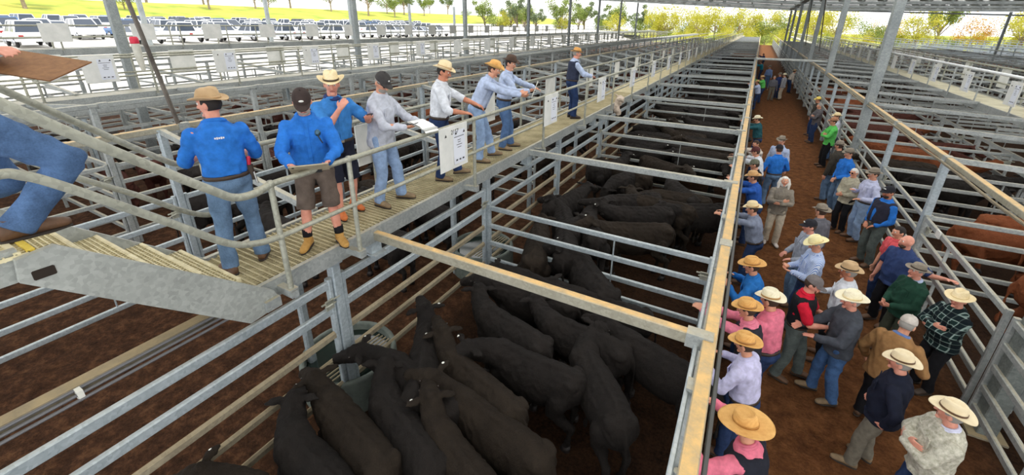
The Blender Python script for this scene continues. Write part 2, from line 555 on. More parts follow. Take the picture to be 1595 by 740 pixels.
PSETS = {}
def panel(name, key, L, heights, w, h, mat, loc, rz, label, cat, group, full):
    k = (key, L, tuple(heights), mat.name)
    if k not in PSETS: PSETS[k] = panel_meshes(L, heights, w, h, mat, key)
    rails, st, br, allm = PSETS[k]
    if full:
        r = empty(name, loc, rz, label, cat, group, 'thing')
        for m in rails: from_mesh('rail', m, r)
        for m in st: from_mesh('stile', m, r)
        for m in br: from_mesh('brace', m, r)
        o = from_mesh('latch', latch(), r, (0, L - 0.12, heights[1] + 0.12))
        return r
    o = from_mesh(name, allm, None, loc, rz)
    return tag(o, label, cat, group, 'thing')

H_SIDE = (1.93, 1.59, 1.25, 0.91, 0.50)
H_AISLE = (1.50, 1.18, 0.86, 0.54, 0.24)
H_GATE = (1.62, 1.27, 0.92, 0.58, 0.26)
H_LEFT = (1.81, 1.44, 1.07, 0.69, 0.31)

def fence(X, rowtext, Y0, n, heights, nfull, mat, posts_top=None, post_w=0.10, nmax=26, rail=(0.05, 0.09)):
    """a fence line along Y made of panels and posts"""
    dist_mb = None
    for k in range(n):
        y = Y0 + BAY * k
        if k < nmax:
            panel('rail_panel', 's', BAY - 0.06, heights, rail[0], rail[1], mat, (X, y + 0.03, 0), 0,
                  'rail panel, %s from the near end of the %s' % (ordinal(k), rowtext), 'rail panel', 'rail panels of the ' + rowtext, k < nfull)
        else:
            if dist_mb is None: dist_mb = MB()
            for z in heights: dist_mb.bar((X, y, z), (X, y + BAY, z), 0.05, 0.09, ch=0)
            dist_mb.bar((X, y, 0), (X, y, heights[0]), 0.09, 0.09, ch=0)
    if dist_mb is not None:
        tag(dist_mb.build('distant_railing', mat), 'distant railing continuing the ' + rowtext, 'railing', None, 'stuff')

def posts(X, rowtext, Y0, n, top, mat, w=0.10, nmax=26):
    me = MB().bar((0, 0, 0), (0, 0, top), w, w, up=(1, 0, 0), ch=0.1).mesh('post', mat)
    cap = MB().box((0, 0, top + 0.012), (w * 1.35, w * 1.35, 0.025)).mesh('post_cap', mat)
    for k in range(min(n, nmax)):
        if k < 5:
            r = empty('frame_post', (X, Y0 + BAY * k, 0), 0, 'steel post, %s from the near end of the %s' % (ordinal(k), rowtext), 'post', 'posts of the ' + rowtext, 'thing')
            from_mesh('shaft', me, r); from_mesh('post_cap', cap, r)
        else:
            tag(from_mesh('frame_post', me, None, (X, Y0 + BAY * k, 0)), 'steel post, %s from the near end of the %s' % (ordinal(k), rowtext), 'post', 'posts of the ' + rowtext, 'thing')

def long_rail(name, X, z, y0, y1, w, h, mat, label, joints=None):
    r = empty(name, (X, y0, z), 0, label, 'rail', None, 'thing')
    y = y0; seg = joints or 8.2
    while y < y1 - 0.01:
        e = min(y + seg, y1)
        from_mesh('rail_length', MB().bar((0, y - y0, 0), (0, e - y0 - 0.004, 0), w, h, ch=0.08).mesh('rail_length', mat), r)
        if e < y1 and y < 40:
            m = MB(); m.box((0, e - y0, 0), (w + 0.024, 0.16, h + 0.02))
            from_mesh('joint_sleeve', m.mesh('joint_sleeve', GAL), r)
        y = e
    return r

# fences, near ones with all their parts
END = 136
NB = int(END / BAY)
fence(-3.75, 'fence under the walkway', 2.65 - BAY, NB, H_SIDE, 6, GALB, rail=(0.055, 0.105))
posts(-3.75, 'fence under the walkway', 2.65, NB, 2.16, GALB, 0.11)
fence(0.05, 'pen fence on the buyers side', 2.65 - BAY, NB, H_AISLE, 4, GAL)
posts(0.05, 'pen fence on the buyers side', 2.65, NB, 2.3, GAL, 0.09)
fence(3.2, 'aisle fence of the brown cattle', 6.49 - BAY, NB, H_AISLE, 9, GAL)
posts(3.2, 'aisle fence of the brown cattle', 9.7267, NB, 2.55, GALB, 0.11)
fence(-8.3, 'fence across the empty lane', 3.14 - 2 * BAY, NB, H_LEFT, 6, GALB)
posts(-8.3, 'fence across the empty lane', 3.14 - BAY, NB, 3.0, GALB, 0.11)
fence(-11.4, 'second aisle fence', 3.3 - 2 * BAY, NB, H_LEFT, 5, GAL)
posts(-11.4, 'second aisle fence', 3.3 - BAY, NB, 3.05, GAL, 0.11)
fence(-15.4, 'fence under the far walkway', 1.0, NB, H_LEFT, 0, GAL, nmax=20)
fence(-20.3, 'third aisle fence', -3.0, NB, H_LEFT, 0, GAL, nmax=18)
posts(-20.3, 'third aisle fence', -3.0, NB, 3.05, GAL, 0.1, nmax=16)
fence(-23.4, 'outer aisle fence', -3.0, NB, H_LEFT, 0, GAL, nmax=16)
posts(-23.4, 'outer aisle fence', -3.0, NB, 3.05, GAL, 0.1, nmax=14)
fence(-28.0, 'outermost yard fence', -8.0, NB, H_LEFT, 0, GAL, nmax=16)
fence(6.6, 'fence under the white walkway rail', 12.0, NB - 3, H_AISLE, 0, GAL, nmax=22)
for X, n_, lab in ((10.9, 16, 'first aisle fence past the white rail'), (14.0, 14, 'second aisle fence past the white rail'), (18.0, 12, 'third fence past the white rail'), (22.0, 10, 'fourth fence past the white rail')):
    fence(X, lab, 14.0, NB - 4, H_AISLE, 0, GAL, nmax=n_)
    posts(X, lab, 14.0, NB - 4, 2.55, GAL, 0.1, nmax=n_)
for i, X in enumerate((27.5, 33.0, 39.0, 46.0, 54.0, 63.0)):
    m = MB()
    for k in range(36):
        y = 22 + BAY * k
        for z in H_AISLE: m.bar((X, y, z), (X, y + BAY, z), 0.05, 0.09, ch=0)
        m.bar((X, y, 0), (X, y, 2.5), 0.1, 0.1, ch=0)
        if k % 2 == 0:
            for z in H_AISLE[:3]: m.bar((X, y, z), (X + 4.0, y, z), 0.05, 0.09, ch=0)
    for z in (2.5,): m.bar((X, 22, z), (X, 138, z), 0.1, 0.1, ch=0)
    tag(m.build('distant_railing', GALB), 'mass of bluish railing far past the white rail, %s line out' % ordinal(i), 'railing', None, 'stuff')
for i, X in enumerate((-34.0,)):
    pass

# overhead rails along the rows
long_rail('overhead_rail', 0.085, 2.31, 0.9, END, 0.105, 0.1, GALD, 'dust-topped tan overhead rail between the pens and the buyers aisle', 4.093)
lr = MB().bar((0.17, 0.9, 2.27), (0.17, 60, 2.27), 0.03, 0.05)
tag(lr.build('conduit_pipe', plain('dark_conduit', (84, 84, 82), 0.5, 0.3)), 'thin dark conduit clipped along the tan overhead rail', 'pipe')
lr = MB().bar((-0.005, 0.9, 2.26), (-0.005, 60, 2.26), 0.035, 0.05)
tag(lr.build('conduit_pipe', GALB), 'thin bluish conduit on the pen side of the tan overhead rail', 'pipe')
long_rail('overhead_rail', 3.2, 2.6, 3.25, END, 0.09, 0.09, GALD, 'dusty overhead rail above the aisle fence of the brown cattle', BAY)
for dz, dx, lab in ((-0.075, -0.05, 'lower of two thin pipes clipped under the brown-cattle overhead rail'), (-0.035, -0.085, 'upper of two thin pipes clipped under the brown-cattle overhead rail')):
    tag(MB().tube([(3.2 + dx, 3.3 + 1.1 * i, 2.6 + dz - 0.02 * (i % 3 == 1)) for i in range(40)], 0.014, 6).build('conduit_pipe', GALO), lab, 'pipe')
long_rail('overhead_rail', -8.3, 3.02, -3, END, 0.09, 0.09, GALD, 'overhead rail above the fence across the empty lane', BAY)
long_rail('overhead_rail', -11.4, 3.07, -3, END, 0.09, 0.09, GAL, 'overhead rail above the second aisle fence', BAY)
long_rail('overhead_rail', -20.3, 3.07, -6, END, 0.09, 0.09, GAL, 'overhead rail above the third aisle fence')
long_rail('overhead_rail', -23.4, 3.07, -6, END, 0.09, 0.09, GAL, 'overhead rail above the outer aisle fence')
for X, lab in ((10.9, 'first'), (14.0, 'second'), (18.0, 'third'), (22.0, 'fourth')):
    long_rail('overhead_rail', X, 2.6, 14, END, 0.09, 0.09, GAL, 'overhead rail above the %s fence past the white rail' % lab)

# cross beams over the pens
def beam(x0, z0, x1, z1, y, w, h, mat, label, group, full=False):
    if full:
        r = empty('overhead_beam', (x0, y, z0), 0, label, 'beam', group, 'thing')
        from_mesh('beam_tube', MB().bar((0, 0, 0), (x1 - x0, 0, z1 - z0), w, h, ch=0.1).mesh('beam_tube', mat), r)
        m = MB(); m.box((0.0, 0, -0.08), (0.13, 0.16, 0.30)); m.box((0.03, 0, -0.24), (0.22, 0.2, 0.02))
        from_mesh('end_bracket', m.mesh('end_bracket', GALB), r)
        m = MB(); m.box((x1 - x0 - 0.02, 0, z1 - z0), (0.2, w + 0.03, h + 0.02))
        from_mesh('end_sleeve', m.mesh('end_sleeve', GAL), r)
        return r
    o = MB().bar((x0, y, z0), (x1, y, z1), w, h, ch=0).build('overhead_beam', mat)
    return tag(o, label, 'beam', group, 'thing')
for k in range(30):
    y = 3.18 + 4.093 * k
    beam(-3.68, 2.31, 0.03, 2.31, y, 0.08, 0.11, (GALD if k == 0 else GAL), 'overhead cross beam above the black cattle pens, %s from the camera' % ordinal(k), 'cross beams over the black cattle', k < 5)
for k in range(24):
    y = 3.14 + BAY * (k - 1)
    beam(-8.3, 3.0, -4.62, 2.40, y, 0.07, 0.09, GAL, 'sloping cross beam over the empty lane left of the walkway, %s from the camera' % ordinal(k), 'cross beams over the empty lane')
for k in range(22):
    y = 3.3 + BAY * (k - 1)
    beam(-11.4, 3.05, -15.3, 2.72, y, 0.07, 0.09, GAL, 'cross beam between the second aisle fence and the far walkway, %s from the camera' % ordinal(k), 'cross beams near the far walkway')
for k in range(24):
    y = 9.7267 + BAY * k
    beam(3.2, 2.6, 6.62, 2.45, y, 0.07, 0.09, GAL, 'overhead cross beam above the brown cattle pens, %s from the camera' % ordinal(k), 'cross beams over the brown cattle')
for k in range(16):
    y = 14 + BAY * k
    beam(7.6, 2.45, 10.9, 2.6, y, 0.07, 0.09, GAL, 'cross beam in the first pens past the white rail, %s from the camera' % ordinal(k), 'cross beams past the white rail')
    beam(14.0, 2.6, 18.0, 2.6, y, 0.07, 0.09, GAL, 'cross beam in the second pens past the white rail, %s from the camera' % ordinal(k), 'cross beams past the second aisle')
for k in range(18):
    y = -2 + BAY * k
    beam(-16.2, 2.72, -20.3, 3.05, y, 0.07, 0.09, GAL, 'cross beam on the outer side of the far walkway, %s from the camera' % ordinal(k), 'cross beams outside the far walkway')

# cross gates between the pens (run along X)
def gate(x0, L, y, heights, mat, label, group, full):
    return panel('cross_gate', 'g', L, heights, 0.05, 0.085, mat, (x0, y, 0), -pi / 2, label, 'gate', group, full)
for k in range(18):
    y = 5.87 + 2 * BAY * k
    if y < END: gate(-3.74, 3.77, y, H_GATE, GALB if k == 0 else GAL, 'rail gate dividing the black cattle pens, %s from the camera' % ordinal(k), 'gates between the black cattle pens', k < 3)
for k in range(17):
    y = 9.61 + 2 * BAY * k
    if y < END: gate(-8.29, 3.75, y, H_LEFT, GAL, 'rail gate across the lane left of the walkway, %s from the camera' % ordinal(k), 'gates across the left lane', k < 3)
for k in range(26):
    y = 9.7267 + BAY * k
    gate(3.21, 3.4, y, H_AISLE + (), GAL, 'rail gate dividing the brown cattle pens, %s from the camera' % ordinal(k), 'gates between the brown cattle pens', k < 5)
for k in range(20):
    y = 0.06 + BAY * k
    gate(-15.38, 3.97, y, H_LEFT, GAL, 'rail gate dividing the red cattle pens by the far walkway, %s from the camera' % ordinal(k), 'gates between the red cattle pens', k in (2, 3, 4))
for k in range(16):
    y = -3 + BAY * k
    gate(-20.29, 3.9, y, H_LEFT, GAL, 'rail gate behind the far walkway, %s from the camera' % ordinal(k), 'gates behind the far walkway', False)
for k in range(14):
    y = -3 + BAY * k
    gate(-27.98, 4.58, y, H_LEFT, GAL, 'rail gate in the outermost yards, %s from the camera' % ordinal(k), 'gates in the outermost yards', False)
for k in range(16):
    y = 14.0 + BAY * k
    gate(7.6, 3.3, y, H_AISLE, GAL, 'rail gate in the first pens past the white rail, %s from the camera' % ordinal(k), 'gates past the white rail', False)

# ------------------------------------------------------------------ walkways
def walkway(x0, x1, z, y0, y1, edge, label, near=False, mat=DECK, steelmat=GAL):
    r = empty('raised_walkway', (x1, y0, z), 0, label, 'walkway', None, 'thing')
    L = y1 - y0; W = x1 - x0
    yd = 14.0 if near else 0.0
    if near:
        m = MB()
        nb = int(W / 0.034)
        for i in range(nb + 1):
            x = -W + W * i / nb
            m.add(*_thin((x, 0, -0.016), (x, yd, -0.016), 0.006, 0.03))
        for i in range(int(yd / 0.06) + 1):
            m.add(*_thin((-W, i * 0.06, -0.004), (0, i * 0.06, -0.004), 0.014, 0.014))
        from_mesh('grating', m.mesh('grating', DECK), r)
    if L > yd:
        m = MB(); m.box((-W / 2, yd + (L - yd) / 2, -0.02), (W, L - yd, 0.04))
        from_mesh('deck', m.mesh('deck', mat), r)
    for x in (0.02, -W - 0.02):
        y = 0.0
        while y < L:
            e = min(L, y + (6.5 if y < 26 else 200))
            mm = MB(); mm.box((x, (y + e) / 2, 0.02 - edge / 2), (0.05, e - y - 0.003, edge))
            mm.box((x * 1.0 - (0.05 if x > 0 else -0.05), (y + e) / 2, 0.02 - edge + 0.01), (0.09, e - y - 0.003, 0.02))
            from_mesh('edge_channel', mm.mesh('edge_channel', steelmat), r)
            y = e
    y = 0.3
    while y < min(L, 40):
        from_mesh('cross_bearer', MB().bar((-W, y, -0.1), (0, y, -0.1), 0.06, 0.1).mesh('cross_bearer', GALO), r)
        y += 1.2
    return r
def _thin(a, b, w, h):
    t = MB().bar(a, b, w, h, ch=0); return t.v, t.f
walkway(-4.55, -3.64, 2.40, 1.72, END, 0.19, 'raised walkway with tan grating where the auction men stand', True)
walkway(-16.3, -15.4, 2.72, -6, END, 0.42, 'far raised walkway with deep grey edge beam behind the red cattle', False, GAL)
walkway(-28.2, -27.3, 3.42, -14, END, 0.3, 'outermost raised walkway near the parked cars', False, GAL)
walkway(6.62, 7.5, 2.45, 9.5, END, 0.22, 'raised walkway under the white rail beyond the brown cattle', False, mottled('cream_deck', (176, 168, 140), (212, 206, 180), 2.0, 0.8, 0.2))
for X, Y, lab in ((-4.1, 1.9, 'first'), (-4.1, 2.7, 'second')):
    pass
# legs that carry the near walkway
lm = MB().bar((0, 0, 0), (0, 0, 2.2), 0.1, 0.1).mesh('walkway_leg', GALB)
for k in range(12):
    tag(from_mesh('walkway_leg', lm, None, (-4.5, 2.65 + BAY * k, 0)), 'steel leg under the outer edge of the grating walkway, %s from the stairs' % ordinal(k), 'post', 'legs under the walkway', 'thing')
for k in range(10):
    for X, nm in ((-16.25, 'outer'), (-15.45, 'inner')):
        tag(from_mesh('walkway_leg', lm, None, (X, 1.0 + BAY * k, 0)), 'steel leg under the %s edge of the far walkway, %s from the camera' % (nm, ordinal(k)), 'post', 'legs under the far walkway', 'thing')

def handrail(X, z, ys, label, bracket=0.14, mat=PIPE, r0=0.027, top=1.0, mid=0.5, side=1, full=True, y_end=None, stm_mat=None, rs=0.95):
    """top rail, mid rail and stanchions along Y"""
    r = empty('handrail', (X, ys[0], z), 0, label, 'handrail', None, 'thing')
    L = (y_end or ys[-1]) - ys[0]
    n = 8
    from_mesh('top_rail', MB().tube([(0, L * i / n, top) for i in range(n + 1)], r0, 10).mesh('top_rail', mat, True), r)
    from_mesh('mid_rail', MB().tube([(0, L * i / n, mid) for i in range(n + 1)], r0 * min(0.85, rs), 10).mesh('mid_rail', stm_mat or mat, True), r)
    st = MB().tube([(0, 0, -0.06), (0, 0, top)], r0 * rs, 10); st.ball((0, 0, top), r0 * 1.5 * rs, 10, 6); st.ball((0, 0, mid), r0 * 1.4 * rs, 10, 6)
    stm = st.mesh('stanchion', stm_mat or mat, True)
    bk = MB(); bk.box((-side * bracket * 0.5, 0, -0.09), (bracket + 0.1, 0.07, 0.07)); bk.box((0, 0, -0.045), (0.09, 0.09, 0.015))
    bkm = bk.mesh('bracket', GAL)
    for y in ys[:90]:
        s = from_mesh('stanchion', stm, r, (0, y - ys[0], 0))
        if y < 16 and full: from_mesh('bracket', bkm, s)
    return r
ysR = [1.95, 2.78, 5.05, 7.5, 9.9, 12.2] + [14.5 + 2.4 * k for k in range(42)]
handrail(-3.42, 2.40, ysR, 'galvanised pipe handrail on the pen side of the grating walkway')
handrail(-4.72, 2.40, [2.05, 4.3, 6.6, 9.0, 11.4, 13.8] + [16.2 + 2.4 * k for k in range(40)], 'galvanised pipe handrail on the lane side of the grating walkway', side=-1)
handrail(-15.3, 2.72, [-6 + 2.4 * k for k in range(40)], 'pipe handrail on the near side of the far walkway', r0=0.03)
handrail(-16.4, 2.72, [-6 + 2.4 * k for k in range(40)], 'pipe handrail on the outer side of the far walkway', side=-1, r0=0.03)
handrail(-27.2, 3.42, [-14 + 2.4 * k for k in range(44)], 'pipe handrail on the near side of the outermost walkway', r0=0.035)
handrail(-28.3, 3.42, [-14 + 2.4 * k for k in range(44)], 'pipe handrail on the outer side of the outermost walkway', side=-1, r0=0.035)
WHITE = plain('sunlit_rail_white', (236, 238, 240), 0.35)  # bright white paints in the sunlight on the top rail
handrail(6.52, 2.45, [10 + 2.4 * k for k in range(44)], 'sunlit white handrail along the walkway beyond the brown cattle', mat=WHITE, r0=0.045, stm_mat=GAL, rs=0.5)
handrail(7.6, 2.45, [10 + 2.4 * k for k in range(44)], 'pipe handrail behind the white rail', side=-1, r0=0.03)

# ------------------------------------------------------------------ stairs at the near end of the walkway
st = empty('stairs', (-3.64, 1.74, 2.4), 0, 'galvanised stairs climbing from the walkway with grated treads', 'stairs', None, 'thing')
STR = steel('mottled_stringer', (150, 154, 150), (184, 188, 184), dust=0.35, rough=0.6)
for xx in (0.12, -0.93):
    m = MB()
    t = 0.045
    prof = [(0.07, -0.20), (0.12, -0.10), (0.09, -0.02), (-1.10, 1.02), (-1.27, 1.0), (-1.29, 0.86), (-0.16, -0.22)]
    n = len(prof)
    vs = [(xx - t / 2, a, b) for a, b in prof] + [(xx + t / 2, a, b) for a, b in prof]
    m.add(vs, [tuple(range(n)), tuple(range(n, 2 * n))[::-1]] + [(i, n + i, n + (i + 1) % n, (i + 1) % n) for i in range(n)])
    s = from_mesh('stringer', m.mesh('stringer', STR), st)
    if xx > 0:
        hol = MB(); hol.bar((xx + 0.012, -1.185, 0.875), (xx + 0.027, -1.185, 0.875), 0.10, 0.06, ch=0.1)
        from_mesh('bolt_slot_shade', hol.mesh('bolt_slot_shade', plain('recess_shade', (38, 28, 20), 0.9)), s)  # dark bar on the plate paints the shade inside the slot
        ft = MB(); ft.box((xx + 0.01, 0.05, -0.135), (0.10, 0.14, 0.10))
        tb = from_mesh('square_tube_end', ft.mesh('square_tube_end', GAL), s)
        hk = MB(); hk.box((xx + 0.01, 0.121, -0.135), (0.066, 0.004, 0.066)); from_mesh('tube_hollow_shade', hk.mesh('tube_hollow_shade', plain('recess_shade', (38, 28, 20), 0.9)), tb)  # dark plate paints the shade inside the open tube end
YEL = mottled('worn_yellow_nosing', (196, 164, 40), (232, 206, 96), 12, 0.7, 0.2)
PALE = mottled('pale_tread_edge', (196, 184, 144), (228, 218, 182), 12, 0.7, 0.2)
for i in range(4):
    z = 0.2 * (i + 1); y1 = -0.14 - 0.265 * i; y0 = y1 - 0.27
    m = MB()
    for j in range(9):
        m.add(*_thin((-0.9, y0 + 0.27 * (j + .5) / 9, z), (0.09, y0 + 0.27 * (j + .5) / 9, z), 0.008, 0.03))
    for j in range(26):
        m.add(*_thin((-0.9 + 0.99 * j / 25, y0, z), (-0.9 + 0.99 * j / 25, y1, z), 0.008, 0.02))
    tr = from_mesh('tread', m.mesh('tread', PALE), st)
    e = MB(); e.box((-0.405, y1, z - 0.005), (0.99, 0.022, 0.045)); e.box((-0.405, y0, z - 0.01), (0.99, 0.012, 0.05))
    from_mesh('nosing', e.mesh('nosing', PALE), tr)
m = MB()
for j in range(34): m.add(*_thin((-0.9, -1.2 - 0.05 * j, 1.0), (0.09, -1.2 - 0.05 * j, 1.0), 0.008, 0.03))
for j in range(26): m.add(*_thin((-0.9 + 0.99 * j / 25, -1.2, 1.0), (-0.9 + 0.99 * j / 25, -2.9, 1.0), 0.008, 0.02))
la = from_mesh('landing', m.mesh('landing', PALE), st)
e = MB(); e.box((-0.405, -1.19, 0.995), (0.99, 0.035, 0.05)); from_mesh('yellow_nosing', e.mesh('yellow_nosing', YEL), la)
e = MB(); e.box((-0.405, -1.245, 1.0), (0.99, 0.03, 0.045)); from_mesh('cream_nosing', e.mesh('cream_nosing', PALE), la)
sf = empty('landing_side_channel', (-3.59, 0.5, 3.4), 0, 'grey channel along the edge of the stair landing', 'channel', None, 'thing')
from_mesh('channel', MB().box((0.0, -0.9, -0.06), (0.05, 1.8, 0.2)).mesh('channel', STR), sf)
# stair handrails
sr = empty('stair_handrail', (-3.42, 1.95, 2.4), 0, 'curved pipe handrail of the stairs on the pen side', 'handrail', None, 'thing')
def curve(pts, n=6):
    pts = [V(p) for p in pts]; out = []
    P = [pts[0] * 2 - pts[1]] + pts + [pts[-1] * 2 - pts[-2]]
    for i in range(1, len(P) - 2):
        for k in range(n):
            t = k / n; a, b, c, d = P[i - 1], P[i], P[i + 1], P[i + 2]
            out.append(0.5 * ((2 * b) + (-a + c) * t + (2 * a - 5 * b + 4 * c - d) * t * t + (-a + 3 * b - 3 * c + d) * t ** 3))
    out.append(pts[-1]); return out
from_mesh('top_rail', MB().tube(curve([(0, 0, 1.0), (0, -0.14, 0.965), (0, -0.3, 0.985), (0, -0.45, 1.1), (0, -0.9, 1.5), (0, -1.35, 1.92), (0, -1.9, 2.44)]), 0.032, 12).mesh('top_rail', PIPE, True), sr)
from_mesh('mid_rail', MB().tube(curve([(0, 0, 0.5), (0, -0.2, 0.53), (0, -0.42, 0.63), (0, -0.75, 0.95), (0, -1.2, 1.38), (0, -1.34, 1.49), (0, -1.43, 1.52), (0, -1.75, 1.52)]), 0.028, 12).mesh('mid_rail', PIPE, True), sr)
sl = empty('stair_handrail', (-4.66, 2.05, 2.4), 0, 'pipe handrail of the stairs on the far side', 'handrail', None, 'thing')
from_mesh('top_rail', MB().tube(curve([(0, 0.05, 1.0), (0, -0.2, 1.0), (0, -0.4, 1.14), (0, -0.9, 1.6), (0, -1.6, 2.25)]), 0.028, 10).mesh('top_rail', PIPE, True), sl)
from_mesh('mid_rail', MB().tube(curve([(0, 0.05, 0.42), (0, -0.1, 0.42), (0, -0.3, 0.55), (0, -0.6, 0.82), (0, -1.0, 1.15), (0, -1.6, 1.72)]), 0.026, 10).mesh('mid_rail', PIPE, True), sl)

# service beam with conduits below the stairs
tag(MB().bar((-4.1, -2.5, 2.06), (-4.1, 12, 2.06), 0.13, 0.08, ch=0.1).build('service_beam', GALO), 'dusty horizontal steel beam running under the stairs', 'beam', None, 'thing')
for i, nm in enumerate(('upper', 'middle', 'lower')):
    tag(MB().tube([(-4.02 + 0.03 * i, -2.5 + 2.4 * j, 2.09 - 0.03 * i) for j in range(7)], 0.013, 8).build('conduit_pipe', plain('grey_conduit', (112, 112, 116), 0.4, 0.3)), '%s thin grey conduit along the beam under the stairs' % nm, 'pipe')
tag(MB().box((-3.99, 0.55, 2.06), (0.07, 0.035, 0.085)).build('conduit_clip', plain('white_clip', (222, 222, 214), 0.5)), 'small white clip on the conduits under the stairs', 'clip')
coil = empty('cable_coil', (-4.05, -0.1, 2.02), 0, 'tangle of grey cable with white tags on the beam end', 'cable coil', None, 'thing')
m = MB()
for i in range(6): m.torus((0.02 * (i % 3), 0.03 * i - 0.08, 0.05 + 0.012 * i), 0.09 + 0.012 * (i % 3), 0.012, 18, 6, Matrix.Rotation(0.3 * (i - 2), 3, 'X'))
from_mesh('cable', m.mesh('cable', mottled('grey_cable', (96, 92, 86), (140, 136, 128), 9, 0.7)), coil)
for dx, dy in ((0.03, 0.09), (0.08, -0.02)):
    from_mesh('cable_tag', MB().box((dx, dy, 0.15), (0.025, 0.1, 0.012)).mesh('cable_tag', plain('white_tag', (230, 230, 226), 0.5)), coil)

# water troughs under the walkway fence
def trough(x, y, label):
    r = empty('water_trough', (x, y, 0), 0, label, 'trough', 'round water troughs', 'thing')
    m = MB(); n = 36; R = 0.62
    prof = [(R, 0.0), (R, 0.5), (R - 0.02, 0.53), (R - 0.06, 0.53), (R - 0.075, 0.5), (R - 0.08, 0.1)]
    vs = [(a * cos(2 * pi * i / n), a * sin(2 * pi * i / n), b) for a, b in prof for i in range(n)]
    fs = [(k * n + i, k * n + (i + 1) % n, (k + 1) * n + (i + 1) % n, (k + 1) * n + i) for k in range(len(prof) - 1) for i in range(n)]
    fs.append(tuple((len(prof) - 1) * n + i for i in range(n)))
    from_mesh('tub', m.add(vs, fs).mesh('tub', mottled('green_grey_tub', (74, 82, 76), (116, 124, 116), 5, 0.7), True), r)
    w = MB(); w.add([((R - 0.07) * cos(2 * pi * i / n), (R - 0.07) * sin(2 * pi * i / n), 0.42) for i in range(n)], [tuple(range(n))])
    from_mesh('water', w.mesh('water', plain('dark_green_water', (30, 42, 38), 0.08)), r)
    g = MB()
    for i in range(4): g.tube([(0.1 + 0.06 * i, -0.5, 0.56), (0.16 + 0.06 * i, 0.4, 0.56)], 0.012, 6)
    from_mesh('float_guard', g.mesh('float_guard', GALO), r)
trough(-4.12, 2.95, 'round green water trough under the nearest walkway post')
trough(-4.15, 6.35, 'round green water trough under the second walkway post')

# ------------------------------------------------------------------ lot boards on the walkway rails
BOARD = mottled('white_board', (214, 216, 212), (236, 236, 232), 4, 0.5, 0.05)
PAPER = plain('paper_sheet', (226, 230, 240), 0.6)
INK = plain('dark_ink', (44, 46, 52), 0.6)
GREYB = mottled('grey_board_back', (170, 172, 168), (196, 198, 194), 4, 0.6, 0.05)
def text_mesh(s, size):
    cu = bpy.data.curves.new('lettering_curve', 'FONT'); cu.body = s; cu.size = size; cu.extrude = 0.001; cu.align_x = 'CENTER'
    o = bpy.data.objects.new('lettering_source', cu); COL.objects.link(o)
    dg = bpy.context.evaluated_depsgraph_get(); dg.update()
    me = bpy.data.meshes.new_from_object(o.evaluated_get(dg)); bpy.data.objects.remove(o)
    me.materials.clear(); me.materials.append(INK); return me
def board_parts(w, h):
    """local: y along the rail, z down from 0, face towards +x"""
    bd = MB().box((0, 0, -h / 2), (0.012, w, h)).mesh('board', BOARD)
    pp = MB()
    nn = 8; vs = []; 
    for i in range(nn + 1):
        zz = -0.13 * h - 0.78 * h * i / nn; b = 0.008 + 0.018 * max(0, i / nn - 0.55) ** 1.2
        vs += [(b, -0.03 * w, zz), (b, 0.40 * w, zz)]
    fs = [(2 * i, 2 * i + 1, 2 * i + 3, 2 * i + 2) for i in range(nn)]
    pp.add(vs, fs)
    pp.add([(a - 0.001, b, c) for a, b, c in vs], [f[::-1] for f in fs])
    pm = pp.mesh('paper', PAPER)
    ln = MB()
    for z, a, b in ((-0.28, 0.0, 0.36), (-0.36, 0.12, 0.24), (-0.41, 0.13, 0.23), (-0.47, 0.08, 0.28), (-0.53, 0.11, 0.25)):
        ln.box((0.0105, w * (a + b) / 2, z * h), (0.001, w * (b - a), 0.008))
    for i in range(3): ln.box((0.02, w * (0.06 + 0.12 * i), -0.82 * h), (0.002, w * 0.06, 0.02))
    lm_ = ln.mesh('printed_line', INK)
    cl = []
    for a in (-0.3, 0.06, 0.36):
        m = MB(); m.add([(0.01, w * a - 0.022, -0.22 * h), (0.01, w * a + 0.022, -0.22 * h), (0.01, w * a + 0.006, -0.15 * h), (0.028, w * a, -0.20 * h)], [(0, 1, 3), (1, 2, 3), (2, 0, 3), (0, 2, 1)])
        cl.append(m.mesh('clip', plain('black_clip', (30, 30, 32), 0.4)))
    return bd, pm, lm_, cl
BP = board_parts(0.62, 0.60)
num = text_mesh('2157', 0.085)
def lot_board(X, y, z, label, group, front=1, number=None, full=True, sc=1.0):
    rz = 0 if front > 0 else pi
    if not full:
        o = from_mesh('lot_board', BP[0], None, (X, y, z), rz); o.scale = (1, sc, sc)
        return tag(o, label, 'sign', group, 'thing')
    r = empty('lot_board', (X, y, z), rz, label, 'sign', group, 'thing'); r.scale = (1, sc, sc)
    from_mesh('board', BP[0], r); p = from_mesh('paper', BP[1], r); from_mesh('printed_line', BP[2], p)
    for c in BP[3]: from_mesh('clip', c, r)
    if number:
        n = from_mesh('lettering', number, r, (0.008, 0.02, -0.115)); n.rotation_euler = (pi / 2, 0, pi / 2)
    return r
for k in range(26):
    y = 4.49 + BAY * k
    lot_board(-3.375, y, 3.42, ('white lot board with a printed sheet, %s along the pen-side handrail' % ordinal(k)) if k else 'white lot board marked 2157 with a curling printed sheet on the handrail', 'lot boards on the pen-side handrail', 1, num if k == 0 else None, k < 8)
for k in range(20):
    y = 4.3 + BAY * k
    if k == 0: y = 4.35
    lot_board(-4.76, y, 3.33, 'grey-backed lot board on the lane-side handrail, %s from the stairs' % ordinal(k), 'lot boards on the lane-side handrail', -1, None, k < 2)
for k in range(18):
    y = 1.6 + BAY * k
    lot_board(-15.26, y, 3.80, 'white lot board on the near rail of the far walkway, %s from the camera' % ordinal(k), 'lot boards on the far walkway', 1, None, k < 6, 1.15)
    lot_board(-16.44, y - 0.7, 3.80, 'lot board on the outer rail of the far walkway, %s from the camera' % ordinal(k), 'outer lot boards on the far walkway', -1, None, False, 1.15)
